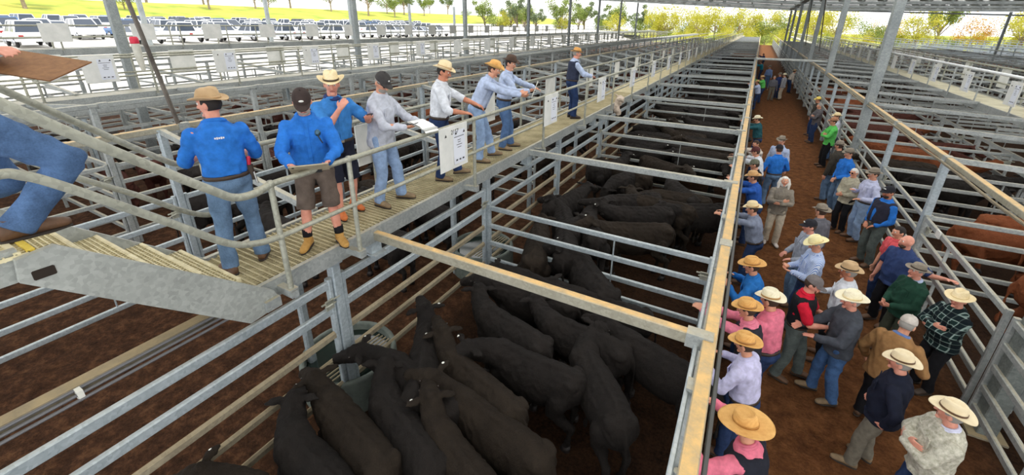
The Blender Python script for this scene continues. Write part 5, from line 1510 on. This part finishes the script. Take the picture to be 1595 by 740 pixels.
def cow_meshes(yaw, pitch, bend=0.0, vox=0.022, tag_side=1, seed=0, lift=0.0):
    """local: y forward, tail end near y=-0.75; yaw to the left, pitch up (degrees)"""
    b = MB()
    X = lambda y: bend * (y * y) * 0.35
    secs = [(-.78, 1.03, .07, .10), (-.74, 1.00, .15, .20), (-.64, .97, .21, .27), (-.45, .94, .245, .31), (-.2, .90, .27, .335), (.1, .88, .275, .345), (.34, .90, .25, .335), (.52, .94, .20, .30), (.66, .98, .14, .23), (.74, 1.0, .08, .15)]
    b.loft([(V((X(y), y, z)), V((w, 0, 0)), V((0, 0, h))) for y, z, w, h in secs], 22)
    b.loft([(V((X(y), y, z)), V((0.05, 0, 0)), V((0, 0, .04))) for y, z in ((-.7, 1.2), (-.4, 1.235), (0, 1.215), (.4, 1.225), (.6, 1.2))], 8)      # spine ridge
    for k in (1, -1): b.ball((X(-.66) + k * 0.13, -.62, 1.13), (0.08, 0.12, 0.08), 10, 8)                                                            # hip bones
    ya, pa = radians(yaw), radians(pitch)
    n0 = V((X(.5), 0.5, 1.02))
    nd = V((-sin(ya) * cos(pa), cos(ya) * cos(pa), sin(pa)))
    n1 = n0 + (V((0, 1, 0.1)) * 0.45 + nd * 0.55).normalized() * 0.30
    n2 = n1 + nd * 0.22
    b.tube([n0, n0.lerp(n1, .5), n1, n2], [0.225, 0.20, 0.168, 0.135], 16)
    hp = pa - radians(44 - lift)
    hd = V((-sin(ya * 1.25) * cos(hp), cos(ya * 1.25) * cos(hp), sin(hp)))
    hx = V((cos(ya * 1.25), sin(ya * 1.25), 0)); hu = hx.cross(hd)
    p0 = n2 + hu * 0.035
    hs = [(-.07, .07, .08), (0, .118, .122), (.10, .125, .125), (.20, .102, .105), (.30, .082, .082), (.38, .086, .078), (.43, .07, .062), (.45, .04, .034)]
    b.loft([(p0 + hd * t - hu * (0.04 * t), hx * w, hu * h) for t, w, h in hs], 16)
    b.ball(p0 + hd * -0.03 + hu * 0.09, (0.065, 0.06, 0.05), 10, 8)                                                                                  # poll
    ears = []
    for k in (1, -1):
        r0 = p0 + hd * 0.0 + hx * (0.10 * k) + hu * 0.045
        tip = r0 + hx * (0.20 * k) - hd * 0.05 - hu * 0.015
        m = r0.lerp(tip, .55) + hu * 0.01
        b.tube([r0, m, tip], [0.032, 0.066, 0.022], 10, 0.45)
        ears.append((r0.lerp(tip, .62)))
        b.ball(p0 + hd * 0.13 + hx * (0.098 * k) + hu * 0.035, 0.026, 8, 6)
    for k in (1, -1):
        st = 0.04 * k
        b.tube([(X(.45) + .135 * k, .46, .82), (X(.45) + .135 * k, .46 + st, .60), (X(.45) + .125 * k, .47 + st, .40)], [.115, .078, .056], 12)
        b.tube([(X(.45) + .125 * k, .47 + st, .40), (X(.45) + .125 * k, .46 + st, .22), (X(.45) + .125 * k, .45 + st, .09)], [.054, .036, .042], 10)
        h0 = V((X(-.5) + .155 * k, -.50, .86))
        b.tube([h0, (X(-.4) + .175 * k, -.40 + st, .63), (X(-.5) + .155 * k, -.56 + st, .47)], [.165, .115, .060], 12)
        b.tube([(X(-.6) + .155 * k, -.66 + st, .46), (X(-.6) + .15 * k, -.63 + st, .26), (X(-.6) + .15 * k, -.60 + st, .09)], [.050, .038, .043], 10)
        b.tube([(X(-.5) + .155 * k, -.52 + st, .52), (X(-.6) + .155 * k, -.66 + st, .46)], [.062, .05], 10)
    b.tube([(X(-.76), -.76, 1.10), (X(-.8), -.82, 1.02), (X(-.8) + .02, -.83, .75), (X(-.8) + .03, -.82, .5)], [.038, .028, .02, .017], 8)
    b.ball((X(-.8) + .03, -.82, .43), (.035, .03, .10), 8, 8)
    b.ball((X(.1), .0, .60), (.16, .42, .08), 12, 8)
    body = remeshed(b, 'body', None, vox, 2, 0.014, 9.0, seed=seed)
    feet = []
    for k in (1, -1):
        st = 0.04 * k
        for y in (.45 + st, -.60 + st):
            x = X(y) + (.125 if y > 0 else .15) * k
            fm = MB(); feet.append(fm)
            fm.loft([(V((x, y - .01, .10)), V((.048, 0, 0)), V((0, .055, 0))), (V((x, y + .02, .0)), V((.06, 0, 0)), V((0, .078, 0)))], 12)
    hoof = [fm.mesh('hoof', HOOF, True) for fm in feet]
    e = ears[0 if tag_side > 0 else 1]
    tg = MB(); tg.ball(e + hu * 0.018 + hd * 0.02, (0.026, 0.026, 0.022), 10, 6)
    eyes = []
    for k in (1, -1):
        eye = MB(); eyes.append(eye); eye.ball(p0 + hd * 0.14 + hx * (0.112 * k) + hu * 0.04, 0.017, 8, 6)
    nos = MB(); nos.ball(p0 + hd * 0.425 - hu * 0.017, (0.055, 0.035, 0.045), 10, 6, Matrix((hx, hd, hu)).transposed())
    blz = MB(); blz.loft([(p0 + hd * t + hu * (hh + 0.004), hx * w, hu * 0.008) for t, w, hh in ((.0, .03, .10), (.1, .05, .112), (.2, .045, .09), (.32, .04, .06), (.42, .03, .04))], 10)
    return body, hoof, tg.mesh('ear_tag', TAGW, True), [e_.mesh('eye', EYED, True) for e_ in eyes], nos.mesh('nose', NOSE, True), blz.mesh('blaze', WHITEF, True)
CV = []
for i, (yw, pt, bd) in enumerate(((0, 16, 0), (34, 20, .1), (-34, 18, -.1), (16, 30, 0), (-18, 32, .08), (56, 20, .22), (-56, 18, -.22), (8, -16, 0))):
    CV.append(cow_meshes(yw, pt, bd, 0.02, 1 if i % 2 else -1, i, 8 if pt > 10 else 0))
HEAD_Y = 1.16
CM = {}
def cow(var, xy, ang, label, group, mat=BLACKH, sc=1.0, parts=True, blaze=False, tagged=True):
    body, hoof, tg, eye, nos, blz = CV[var]
    key = (var, mat.name)
    if key not in CM:
        me = body.copy(); me.materials.clear(); me.materials.append(mat); CM[key] = me
    r = empty('cow' if mat is REDH or mat is ROANH else 'steer', (xy[0], xy[1], 0.0), -radians(ang), label, 'cattle', group, 'thing')
    r.scale = (sc, sc, sc)
    from_mesh('body', CM[key], r)
    if parts:
        [from_mesh('hoof', hm_, r) for hm_ in hoof]; [from_mesh('eye', em_, r) for em_ in eye]; from_mesh('nose', nos, r)
        if tagged: from_mesh('ear_tag', tg, r)
        if blaze: from_mesh('blaze', blz, r)
    return r
def head_at(h, ang, sc=0.9):
    """middle of the animal when its poll is at h"""
    a = radians(ang); h = (h[0] * 0.97, h[1] * 0.97); return (h[0] - sin(a) * 0.80 * sc, h[1] - cos(a) * 0.80 * sc)
G1 = 'black steers packed in the nearest pen'
def near_steer(var, head, ang, what, mat=BLACKH, sc=0.85):
    cow(var, head_at(head, ang, sc), ang, what, G1, mat, sc)
S = 'black steer '
near_steer(0, (-3.52, 0.62), -97, S + 'cut by the bottom of the picture beside the walkway fence')
near_steer(1, (-3.50, 1.12), -84, S + 'nearest the camera along the walkway fence, head hidden', BLACKB)
near_steer(2, (-3.55, 1.66), -80, S + 'second along the walkway fence, nose through the rails')
near_steer(0, (-3.55, 2.14), -76, S + 'third along the walkway fence, broad back and white ear tag', BLACKB)
near_steer(2, (-3.10, 2.50), -70, S + 'beside the trough with head turned, fourth along the fence')
near_steer(1, (-3.42, 2.90), -80, S + 'with its head over the water trough')
near_steer(3, (-3.24, 3.62), -32, S + 'standing sideways between the trough and the far head row')
near_steer(4, (-2.78, 3.30), -74, S + 'looking back past the sideways one, white tag showing', BLACKB)
near_steer(5, (-2.42, 3.70), -88, S + 'broad-backed in mid pen with head turned to the camera')
near_steer(2, (-2.95, 4.32), -76, S + 'with tagged ear just under the cross beam, behind the broad-backed one')
near_steer(3, (-2.34, 2.86), -80, S + 'in the middle of the nearest pen with head raised', BLACKB)
near_steer(4, (-2.26, 2.42), -70, S + 'head up next to the raised-head one in mid pen', BLACKB)
near_steer(7, (-1.74, 1.98), -58, S + 'brownish, low in the picture with both ears spread', BLACKB)
near_steer(0, (-3.0, 4.84), -96, S + 'deep in the corner by the second trough')
near_steer(1, (-2.95, 5.35), -80, S + 'whose tag shows under the dividing gate')
near_steer(0, (-1.96, 5.28), -88, S + 'long-backed, lying along the dividing gate')
near_steer(2, (-2.05, 4.55), -84, S + 'small-headed between the cross beam and dividing gate')
near_steer(6, (-1.36, 4.34), -42, S + 'rump towards the camera, on the open side of the pen')
near_steer(0, (-0.98, 4.75), -72, S + 'in deep shade against the buyers fence')
near_steer(1, (-2.0, 1.35), -72, S + 'at the bottom edge, back only in view', BLACKB)
near_steer(0, (-2.35, 0.82), -76, S + 'at the bottom edge below the brownish one')
G2 = 'black steers in the second pen'
for i, (h, a, what) in enumerate([((-3.15, 6.95), -20, 'by the walkway fence at the near gate'), ((-3.2, 8.1), -30, 'by the walkway fence past the second trough'), ((-2.6, 8.1), -28, 'beside the fence pair with its nose low'),
        ((-2.15, 7.5), -115, 'broad side on in the middle of the second pen'), ((-2.25, 8.3), -118, 'just behind the broad-sided one'), ((-2.5, 8.85), -128, 'third back in the side-on rank'), ((-2.0, 9.4), -86, 'in the far rank of the second pen'),
        ((-2.7, 10.2), -160, 'facing the camera at the far rank'), ((-3.1, 9.2), 12, 'facing away along the walkway fence'), ((-3.15, 11.6), -62, 'in the far corner by the second gate'), ((-1.4, 11.0), -36, 'near the open floor of the second pen'),
        ((-2.85, 12.1), 26, 'turned to the far fence'), ((-1.2, 12.0), 120, 'head-down at the far gate'), ((-2.2, 6.35), -42, 'with only its back showing over the dividing gate'), ((-2.75, 7.3), -22, 'wedged beside the fence'), ((-1.75, 9.9), -95, 'at the edge of the far rank'), ((-1.0, 9.2), -120, 'apart on the open side')]):
    cow(i % 8, head_at(h, a), a, 'black steer ' + what, G2, BLACKH if i % 3 else BLACKB, 0.92)
rng = random.Random(5)
def fill(x0, x1, y0, y1, n, pen, group, mats, sc=0.92, parts=False, base=-80, spread=50, blaze=0.0):
    pts = []
    tries = 0
    while len(pts) < n and tries < 900:
        tries += 1
        p = (rng.uniform(x0 + .85, x1 - .75), rng.uniform(y0 + .55, y1 - .55))
        if all(((p[0] - q[0]) / 1.25) ** 2 + ((p[1] - q[1]) / 0.52) ** 2 > 1 for q in pts): pts.append(p)
    for p in pts:
        a = base + rng.uniform(-12, 12) + (180 if rng.random() < 0.3 else 0)
        cow(rng.randrange(8), p, a, pen, group, rng.choice(mats), sc * rng.uniform(.94, 1.05), parts, rng.random() < blaze)
pens = [5.87 + 2 * BAY * k for k in range(12)]
for k in range(1, 9):
    fill(-3.7, 0.05, pens[k], pens[k + 1], 16 if k < 3 else (10 if k < 6 else 8), 'black steer crowded in the %s black cattle pen from the camera' % ordinal(k + 1), 'black steers in the %s pen' % ordinal(k + 1), (BLACKH, BLACKH, BLACKB), parts=k < 2)
for k in range(7):
    y = 9.61 + 2 * BAY * k
    fill(-8.2, -4.6, y, y + 2 * BAY, 9, 'dark steer in the %s lane pen beyond the walkway' % ordinal(k), 'dark steers in lane pen %s' % ordinal(k), (BLACKH, BLACKB, ROANH) if k > 1 else (BLACKH, BLACKB))
for k, mats in ((0, (ROANH, BLACKH)), (1, (ROANH, BLACKH)), (2, (ROANH, ROANH, BLACKH)), (3, (REDH, ROANH)), (4, (BLACKH, ROANH)), (5, (ROANH, BLACKB)), (6, (BLACKH,)), (7, (ROANH,))):
    y = 0.06 + BAY * (k + 1)
    fill(-15.3, -11.5, y, y + BAY, 5, 'red or dark cow in the %s pen before the far walkway' % ordinal(k), 'cattle in far walkway pen %s' % ordinal(k), mats, blaze=0.4, parts=k in (1, 2, 3), base=-85)
fill(-8.2, -4.7, 3.3, 9.5, 9, 'black steer in the lane beside the walkway, before its first gate', 'black steers in the lane', (BLACKH, BLACKH, BLACKB), parts=True)
fill(-11.3, -8.4, 3.4, 13.0, 9, 'black steer in the narrow aisle between the two tall fences', 'black steers in the narrow aisle', (BLACKH, BLACKB), parts=True, base=0)
for k in range(5):
    y = 3.0 + BAY * 2 * k
    fill(-20.2, -16.4, y, y + 2 * BAY, 5, 'dark cow behind the far walkway, %s group from the camera' % ordinal(k), 'cattle behind the far walkway %s' % ordinal(k), (ROANH, BLACKB))
# brown cattle on the buyers' right
G3 = 'brown cattle behind the aisle fence'
for i, (p, a, what) in enumerate((((4.75, 10.7), 92, 'with its rump to the fence in the second right pen'), ((5.3, 11.45), 86, 'behind the rump-on one in the second right pen'), ((4.9, 8.55), 97, 'nearest the camera at the picture edge'), ((5.6, 10.15), 95, 'standing just beyond the middle gate'))):
    cow((0, 3, 0, 1)[i], p, a, 'red-brown cow ' + what, G3, REDH, 0.98)
for k, (n, mats) in enumerate(((0, (BLACKH, BLACKB)), (4, (BLACKB, BLACKH)), (5, (ROANH, REDH)), (4, (REDH, ROANH)), (4, (ROANH, BLACKB)), (4, (REDH,)), (3, (ROANH,)), (3, (REDH, BLACKB)))):
    y = 9.7267 + BAY * k
    fill(3.2, 6.7, y, y + BAY, n, 'cow in the %s pen up the right fence' % ordinal(k + 1), 'cattle in right pen %s' % ordinal(k + 1), mats, parts=k < 2, base=90)
# ------------------------------------------------------------------ odds and ends in the yards
bag = MB()
for i in range(7):
    a = i * 0.9; bag.ball((0.06 * cos(a), 0.05 * sin(a), -0.07 * i), (0.13 - 0.008 * i, 0.12 - 0.008 * i, 0.10), 12, 8)
bag.tube([(0, 0, 0.05), (-0.1, -0.02, 0.12), (-0.24, -0.05, 0.14)], 0.02, 6)
tag(from_mesh('crumpled_coat', remeshed(bag, 'crumpled_coat', mottled('dusty_pink_cloth', (176, 158, 140), (214, 198, 182), 8, 0.9, 0.3), 0.014, 1, 0.03, 9.0), None, (-3.5, 13.2, 2.56)), 'crumpled pale coat hung on a beam end beside the walkway', 'coat')
bt = empty('bottle', (-15.2, 5.75, 3.85), 0, 'red-capped plastic bottle hanging by the slanted brown pole', 'bottle', None, 'thing')
from_mesh('bottle_body', MB().tube([(0.05, 0, -0.5), (0.0, 0, -0.2), (-0.02, 0, 0.2)], [0.05, 0.09, 0.10], 12).mesh('bottle_body', mottled('cloudy_plastic', (186, 184, 170), (216, 214, 204), 5, 0.4), True), bt)
from_mesh('red_cap', MB().tube([(-0.02, 0, 0.26), (-0.02, 0, 0.34)], 0.105, 12).mesh('red_cap', plain('cap_red', (214, 40, 70), 0.4), True), bt)

# ------------------------------------------------------------------ parked cars
GLASS = plain('car_glass', (58, 66, 78), 0.12, 0, 0.6)
TYRE = plain('tyre_rubber', (30, 30, 32), 0.8)
HUB = plain('wheel_rim', (170, 172, 176), 0.35, 0.7)
LAMP = plain('lamp_red', (160, 30, 28), 0.3)
HLAMP = plain('lamp_clear', (220, 224, 228), 0.15)
def car_meshes(kind):
    b = MB()
    W = 0.9
    if kind == 'ute':
        lo = [(-2.6, .55, .80), (-2.55, .45, .98), (-1.0, .42, 1.0), (0.9, .42, 1.02), (1.9, .42, .98), (2.45, .45, .88), (2.55, .55, .72)]
        cabin = [(-0.95, 1.0), (-0.85, 1.72), (0.35, 1.76), (1.15, 1.02)]
    elif kind == 'suv':
        lo = [(-2.35, .55, .85), (-2.3, .42, 1.05), (-1.0, .40, 1.08), (0.9, .40, 1.08), (1.85, .42, 1.02), (2.3, .45, .92), (2.38, .55, .75)]
        cabin = [(-2.2, 1.06), (-1.95, 1.78), (0.25, 1.80), (1.1, 1.07)]
    else:
        lo = [(-2.3, .5, .75), (-2.25, .38, .92), (-1.0, .34, .95), (0.9, .34, .95), (1.8, .36, .90), (2.25, .40, .78), (2.33, .48, .66)]
        cabin = [(-1.75, .94), (-1.05, 1.42), (0.2, 1.45), (1.1, .93)]
    for w, in ((1,),):
        secs = []
        for y, z0, z1 in lo:
            prof = [(-W, z0), (-W, z0 + (z1 - z0) * .6), (-W * .93, z1), (W * .93, z1), (W, z0 + (z1 - z0) * .6), (W, z0)]
            secs.append([V((x, y, z)) for x, z in prof])
        vs = [p for s in secs for p in s]; n = 6
        fs = [(k * n + i, k * n + (i + 1) % n, (k + 1) * n + (i + 1) % n, (k + 1) * n + i) for k in range(len(secs) - 1) for i in range(n)]
        fs += [tuple(range(n))[::-1], tuple(range((len(secs) - 1) * n, len(secs) * n))]
        b.add(vs, fs)
    (y0, z0), (y1, z1), (y2, z2), (y3, z3) = cabin
    wt = 0.66; wb = 0.84
    roof = MB(); roof.add([(-wt, y1, z1), (wt, y1, z1), (wt, y2, z2), (-wt, y2, z2), (-wt * .97, y1 + .05, z1 + .05), (wt * .97, y1 + .05, z1 + .05), (wt * .97, y2 - .06, z2 + .05), (-wt * .97, y2 - .06, z2 + .05)],
                          [(0, 1, 5, 4), (1, 2, 6, 5), (2, 3, 7, 6), (3, 0, 4, 7), (4, 5, 6, 7), (3, 2, 1, 0)])
    for (ya, za), (yb, zb) in (((y0, z0), (y1, z1)), ((y3, z3), (y2, z2)), (((y0 + y3) / 2 - .1, (z0 + z3) / 2), ((y1 + y2) / 2 - .1, (z1 + z2) / 2))):
        for k in (1, -1): roof.bar((wb * k, ya, za - .02), (wt * k, yb, zb), 0.07, 0.07, ch=0)
    gl = MB(); gl.add([(-wb, y0, z0), (wb, y0, z0), (wb, y3, z3), (-wb, y3, z3), (-wt, y1, z1), (wt, y1, z1), (wt, y2, z2), (-wt, y2, z2)],
                      [(0, 1, 5, 4), (1, 2, 6, 5), (2, 3, 7, 6), (3, 0, 4, 7), (4, 5, 6, 7)])
    wh = MB(); 
    tm = MB(); tm.torus((0, 0, 0), 0.25, 0.10, 20, 8, Matrix.Rotation(pi / 2, 3, 'Y'))
    rm = MB(); rm.tube([(-0.08, 0, 0), (0.08, 0, 0)], 0.2, 14)
    l = MB(); l.box((0.62, lo[0][0] + .0, .78), (0.24, 0.08, 0.16)); l.box((-0.62, lo[0][0], .78), (0.24, 0.08, 0.16))
    h = MB(); h.box((0.62, lo[-1][0] - .05, .76), (0.34, 0.12, 0.14)); h.box((-0.62, lo[-1][0] - .05, .76), (0.34, 0.12, 0.14))
    return dict(b=b, roof=roof, glass=gl.mesh('glazing', GLASS), tyre=tm.mesh('wheel', TYRE, True), rim=rm.mesh('rim', HUB, True), tail=l.mesh('tail_lamp', LAMP), head=h.mesh('headlamp', HLAMP))
CK = {k: car_meshes(k) for k in ('ute', 'suv', 'sedan')}
PAINT = {n: plain('car_paint_' + n, c, 0.25, 0.0, 0.6) for n, c in (('white', (238, 240, 242)), ('silver', (196, 200, 206)), ('blue', (70, 110, 160)), ('dark', (70, 74, 82)), ('red', (170, 48, 44)))}
def car(kind, paint, loc, rz, label):
    M = CK[kind]; key = kind + paint
    if key not in CM:
        rm = MB(); CM[key] = (M['b'].mesh('bodywork', PAINT[paint]), M['roof'].mesh('roof', PAINT[paint]))
    r = empty('car', loc, rz, label, 'car', 'cars parked on the gravel', 'thing')
    bd = from_mesh('bodywork', CM[key][0], r); from_mesh('roof', CM[key][1], r); from_mesh('glazing', M['glass'], r)
    for x in (-.82, .82):
        for y in (-1.45, 1.45):
            w = from_mesh('wheel', M['tyre'], r, (x, y, .35)); from_mesh('rim', M['rim'], w)
    from_mesh('tail_lamp', M['tail'], r); from_mesh('headlamp', M['head'], r)
    return r
rc = random.Random(11)
names = {'ute': 'ute', 'suv': 'four-wheel drive', 'sedan': 'sedan'}
cnt = 0
for row, (X, y0, y1, st) in enumerate(((-47, 8, 62, 3.4), (-56, 8, 66, 3.2), (-66, 12, 76, 3.1), (-77, 14, 90, 3.0), (-88, 18, 104, 3.2))):
    y = y0; i = 0
    while y < y1:
        if rc.random() < 0.88:
            kd = rc.choice(('ute', 'suv', 'suv', 'sedan')); pt = rc.choice(('white', 'white', 'white', 'white', 'white', 'white', 'silver', 'silver', 'silver', 'blue', 'dark') if row else ('white', 'white', 'silver'))
            xx = X + rc.uniform(-.4, .4)
            car(kd, pt, (xx, y, hill_z(xx, y) - 0.02), pi / 2 + rc.uniform(-.12, .12) + (pi if rc.random() < .4 else 0), 'parked %s %s, %s in the %s row of cars beyond the yards' % (pt, names[kd], ordinal(i), ordinal(row)))
            i += 1
        y += st

# ------------------------------------------------------------------ trees
def leaves_material(name, lo, hi):
    t = NT(name); geo = t.node('NewGeometry'); vec = geo.outputs['Position']
    oi = t.node('ObjectInfo')
    f = t.noise(vec, 0.9, 4, 0.7)
    col = t.ramp(f, [(0.3, srgb(lo)), (0.7, srgb(hi))])
    t.p.inputs['Subsurface Weight'].default_value = 0.0
    tl = t.node('BsdfTranslucent'); t.link(col, tl.inputs['Color'])
    mx = t.node('MixShader'); mx.inputs[0].default_value = 0.4
    t.out(col, 0.8, 0, 0.1)
    t.link(t.p.outputs[0], mx.inputs[1]); t.link(tl.outputs[0], mx.inputs[2])
    t.link(mx.outputs[0], t.n['Material Output'].inputs['Surface'])
    return t.m
LEAFG = leaves_material('eucalypt_leaves', (96, 116, 62), (170, 182, 104))
LEAFY = leaves_material('bright_yellow_leaves', (158, 160, 50), (226, 216, 104))  # bright yellow-green is the foliage's own colour
LEAFD = leaves_material('grey_green_leaves', (104, 120, 92), (160, 172, 132))
LEAFO = leaves_material('autumn_leaves', (190, 140, 60), (230, 190, 100))
BARK = mottled('pale_bark', (120, 104, 88), (176, 160, 140), 4, 0.9, 0.4, 20)
def tree_meshes(seed, H, spread, open_, mat):
    r = random.Random(seed); tm = MB(); cm = MB()
    tips = []
    tm.tube([(0, 0, 0), (0.1, 0, H * .25), (0.0, 0.1, H * .45)], [H * .028, H * .022, H * .016], 8)
    for i in range(9):
        a = i * 2.4 + r.random(); l = spread * r.uniform(.5, 1.0); z0 = H * r.uniform(.12, .4); z1 = H * r.uniform(.45 if open_ > .2 else .2, .92)
        p = V((l * cos(a), l * sin(a), z1)); q = V((0, 0, z0)).lerp(p, .5) + V((0, 0, -.05 * H))
        tm.tube([(0, 0, z0), q, p], [H * .012, H * .008, H * .003], 6); tips.append(p); tips.append(q.lerp(p, .5))
    for p in tips:
        R = spread * r.uniform(.30, .55) * (1 - open_ * .4)
        for j in range(150):
            d = V((r.gauss(0, 1), r.gauss(0, 1), r.gauss(0, .75))).normalized() * R * r.random() ** .4
            c = p + d; s = H * r.uniform(.014, .026)
            u = V((r.gauss(0, 1), r.gauss(0, 1), r.gauss(0, 1))).normalized(); w = u.cross(V((r.gauss(0, 1), r.gauss(0, 1), r.gauss(0, 1)))).normalized()
            cm.add([c - u * s, c + w * s * .6, c + u * s, c - w * s * .6], [(0, 1, 2, 3)])
    return tm.mesh('trunk', BARK, True), cm.mesh('crown', mat)
TR = [tree_meshes(3, 12, 4.2, .4, LEAFG), tree_meshes(8, 10, 4.6, .1, LEAFY), tree_meshes(15, 14, 4.4, .6, LEAFD), tree_meshes(21, 9, 4.8, .0, LEAFG), tree_meshes(25, 8, 4.6, 0, LEAFO)]
TN = ['open-crowned green gum tree', 'rounded yellow-green tree', 'tall thin grey-green gum tree', 'low bushy green tree', 'rounded orange-yellow tree']
rt = random.Random(4)
def tree(v, loc, sc, label, group):
    r = empty('tree', loc, rt.uniform(0, 6), label, 'tree', group, 'thing'); r.scale = (sc, sc, sc)
    from_mesh('trunk', TR[v][0], r); from_mesh('crown', TR[v][1], r)
for i in range(20):                                                   # on the hill behind the cars
    x = -118 - rt.uniform(0, 26); y = 22 + i * 8.6 + rt.uniform(-2, 2); v = (0, 2, 0, 3, 2)[i % 5]
    tree(v, (x, y, hill_z(x, y) - .1), rt.uniform(.55, .9), TN[v] + ' on the rise behind the parked cars, %s along' % ordinal(i), 'trees on the rise')
for i in range(34):                                                   # past the end of the yards, beyond the cars
    x = -104 + i * 3.6 + rt.uniform(-1, 1); y = 158 + rt.uniform(0, 24); v = (0, 2, 3, 0, 1, 2)[i % 6] if i < 18 else (1, 1, 3, 1)[i % 4]
    tree(v, (x, y, -0.1 if x > -60 else 1.0), rt.uniform(.8, 1.15), TN[v] + ' beyond the end of the yards, %s along' % ordinal(i), 'trees beyond the yards')
for i in range(26):                                                   # behind the pens on the other side
    x = 14 + i * 5.2 + rt.uniform(-1, 1); y = 150 - i * 1.6 + rt.uniform(0, 14); v = (1, 1, 3, 4, 1, 0, 4)[i % 7]
    tree(v, (x, y, -0.1), rt.uniform(.8, 1.1), TN[v] + ' behind the pens past the white rail, %s along' % ordinal(i), 'trees behind the white rail pens')

for i in range(34):                                                   # scrub along the far end of the yards
    x = -30 + i * 4.4 + rt.uniform(-1, 1); y = 141 + rt.uniform(0, 8); v = (1, 3, 1)[i % 3]
    r = empty('bush', (x, y, -0.9), rt.uniform(0, 6), ('yellow-green' if v == 1 else 'green') + ' bush just past the far end of the yards, %s along' % ordinal(i), 'bush', 'bushes past the yards', 'thing'); r.scale = (.55, .55, .5)
    from_mesh('stem', TR[v][0], r); from_mesh('foliage', TR[v][1], r)

# ------------------------------------------------------------------ everything goes into the scene
for o in PENDING:
    COL.objects.link(o)
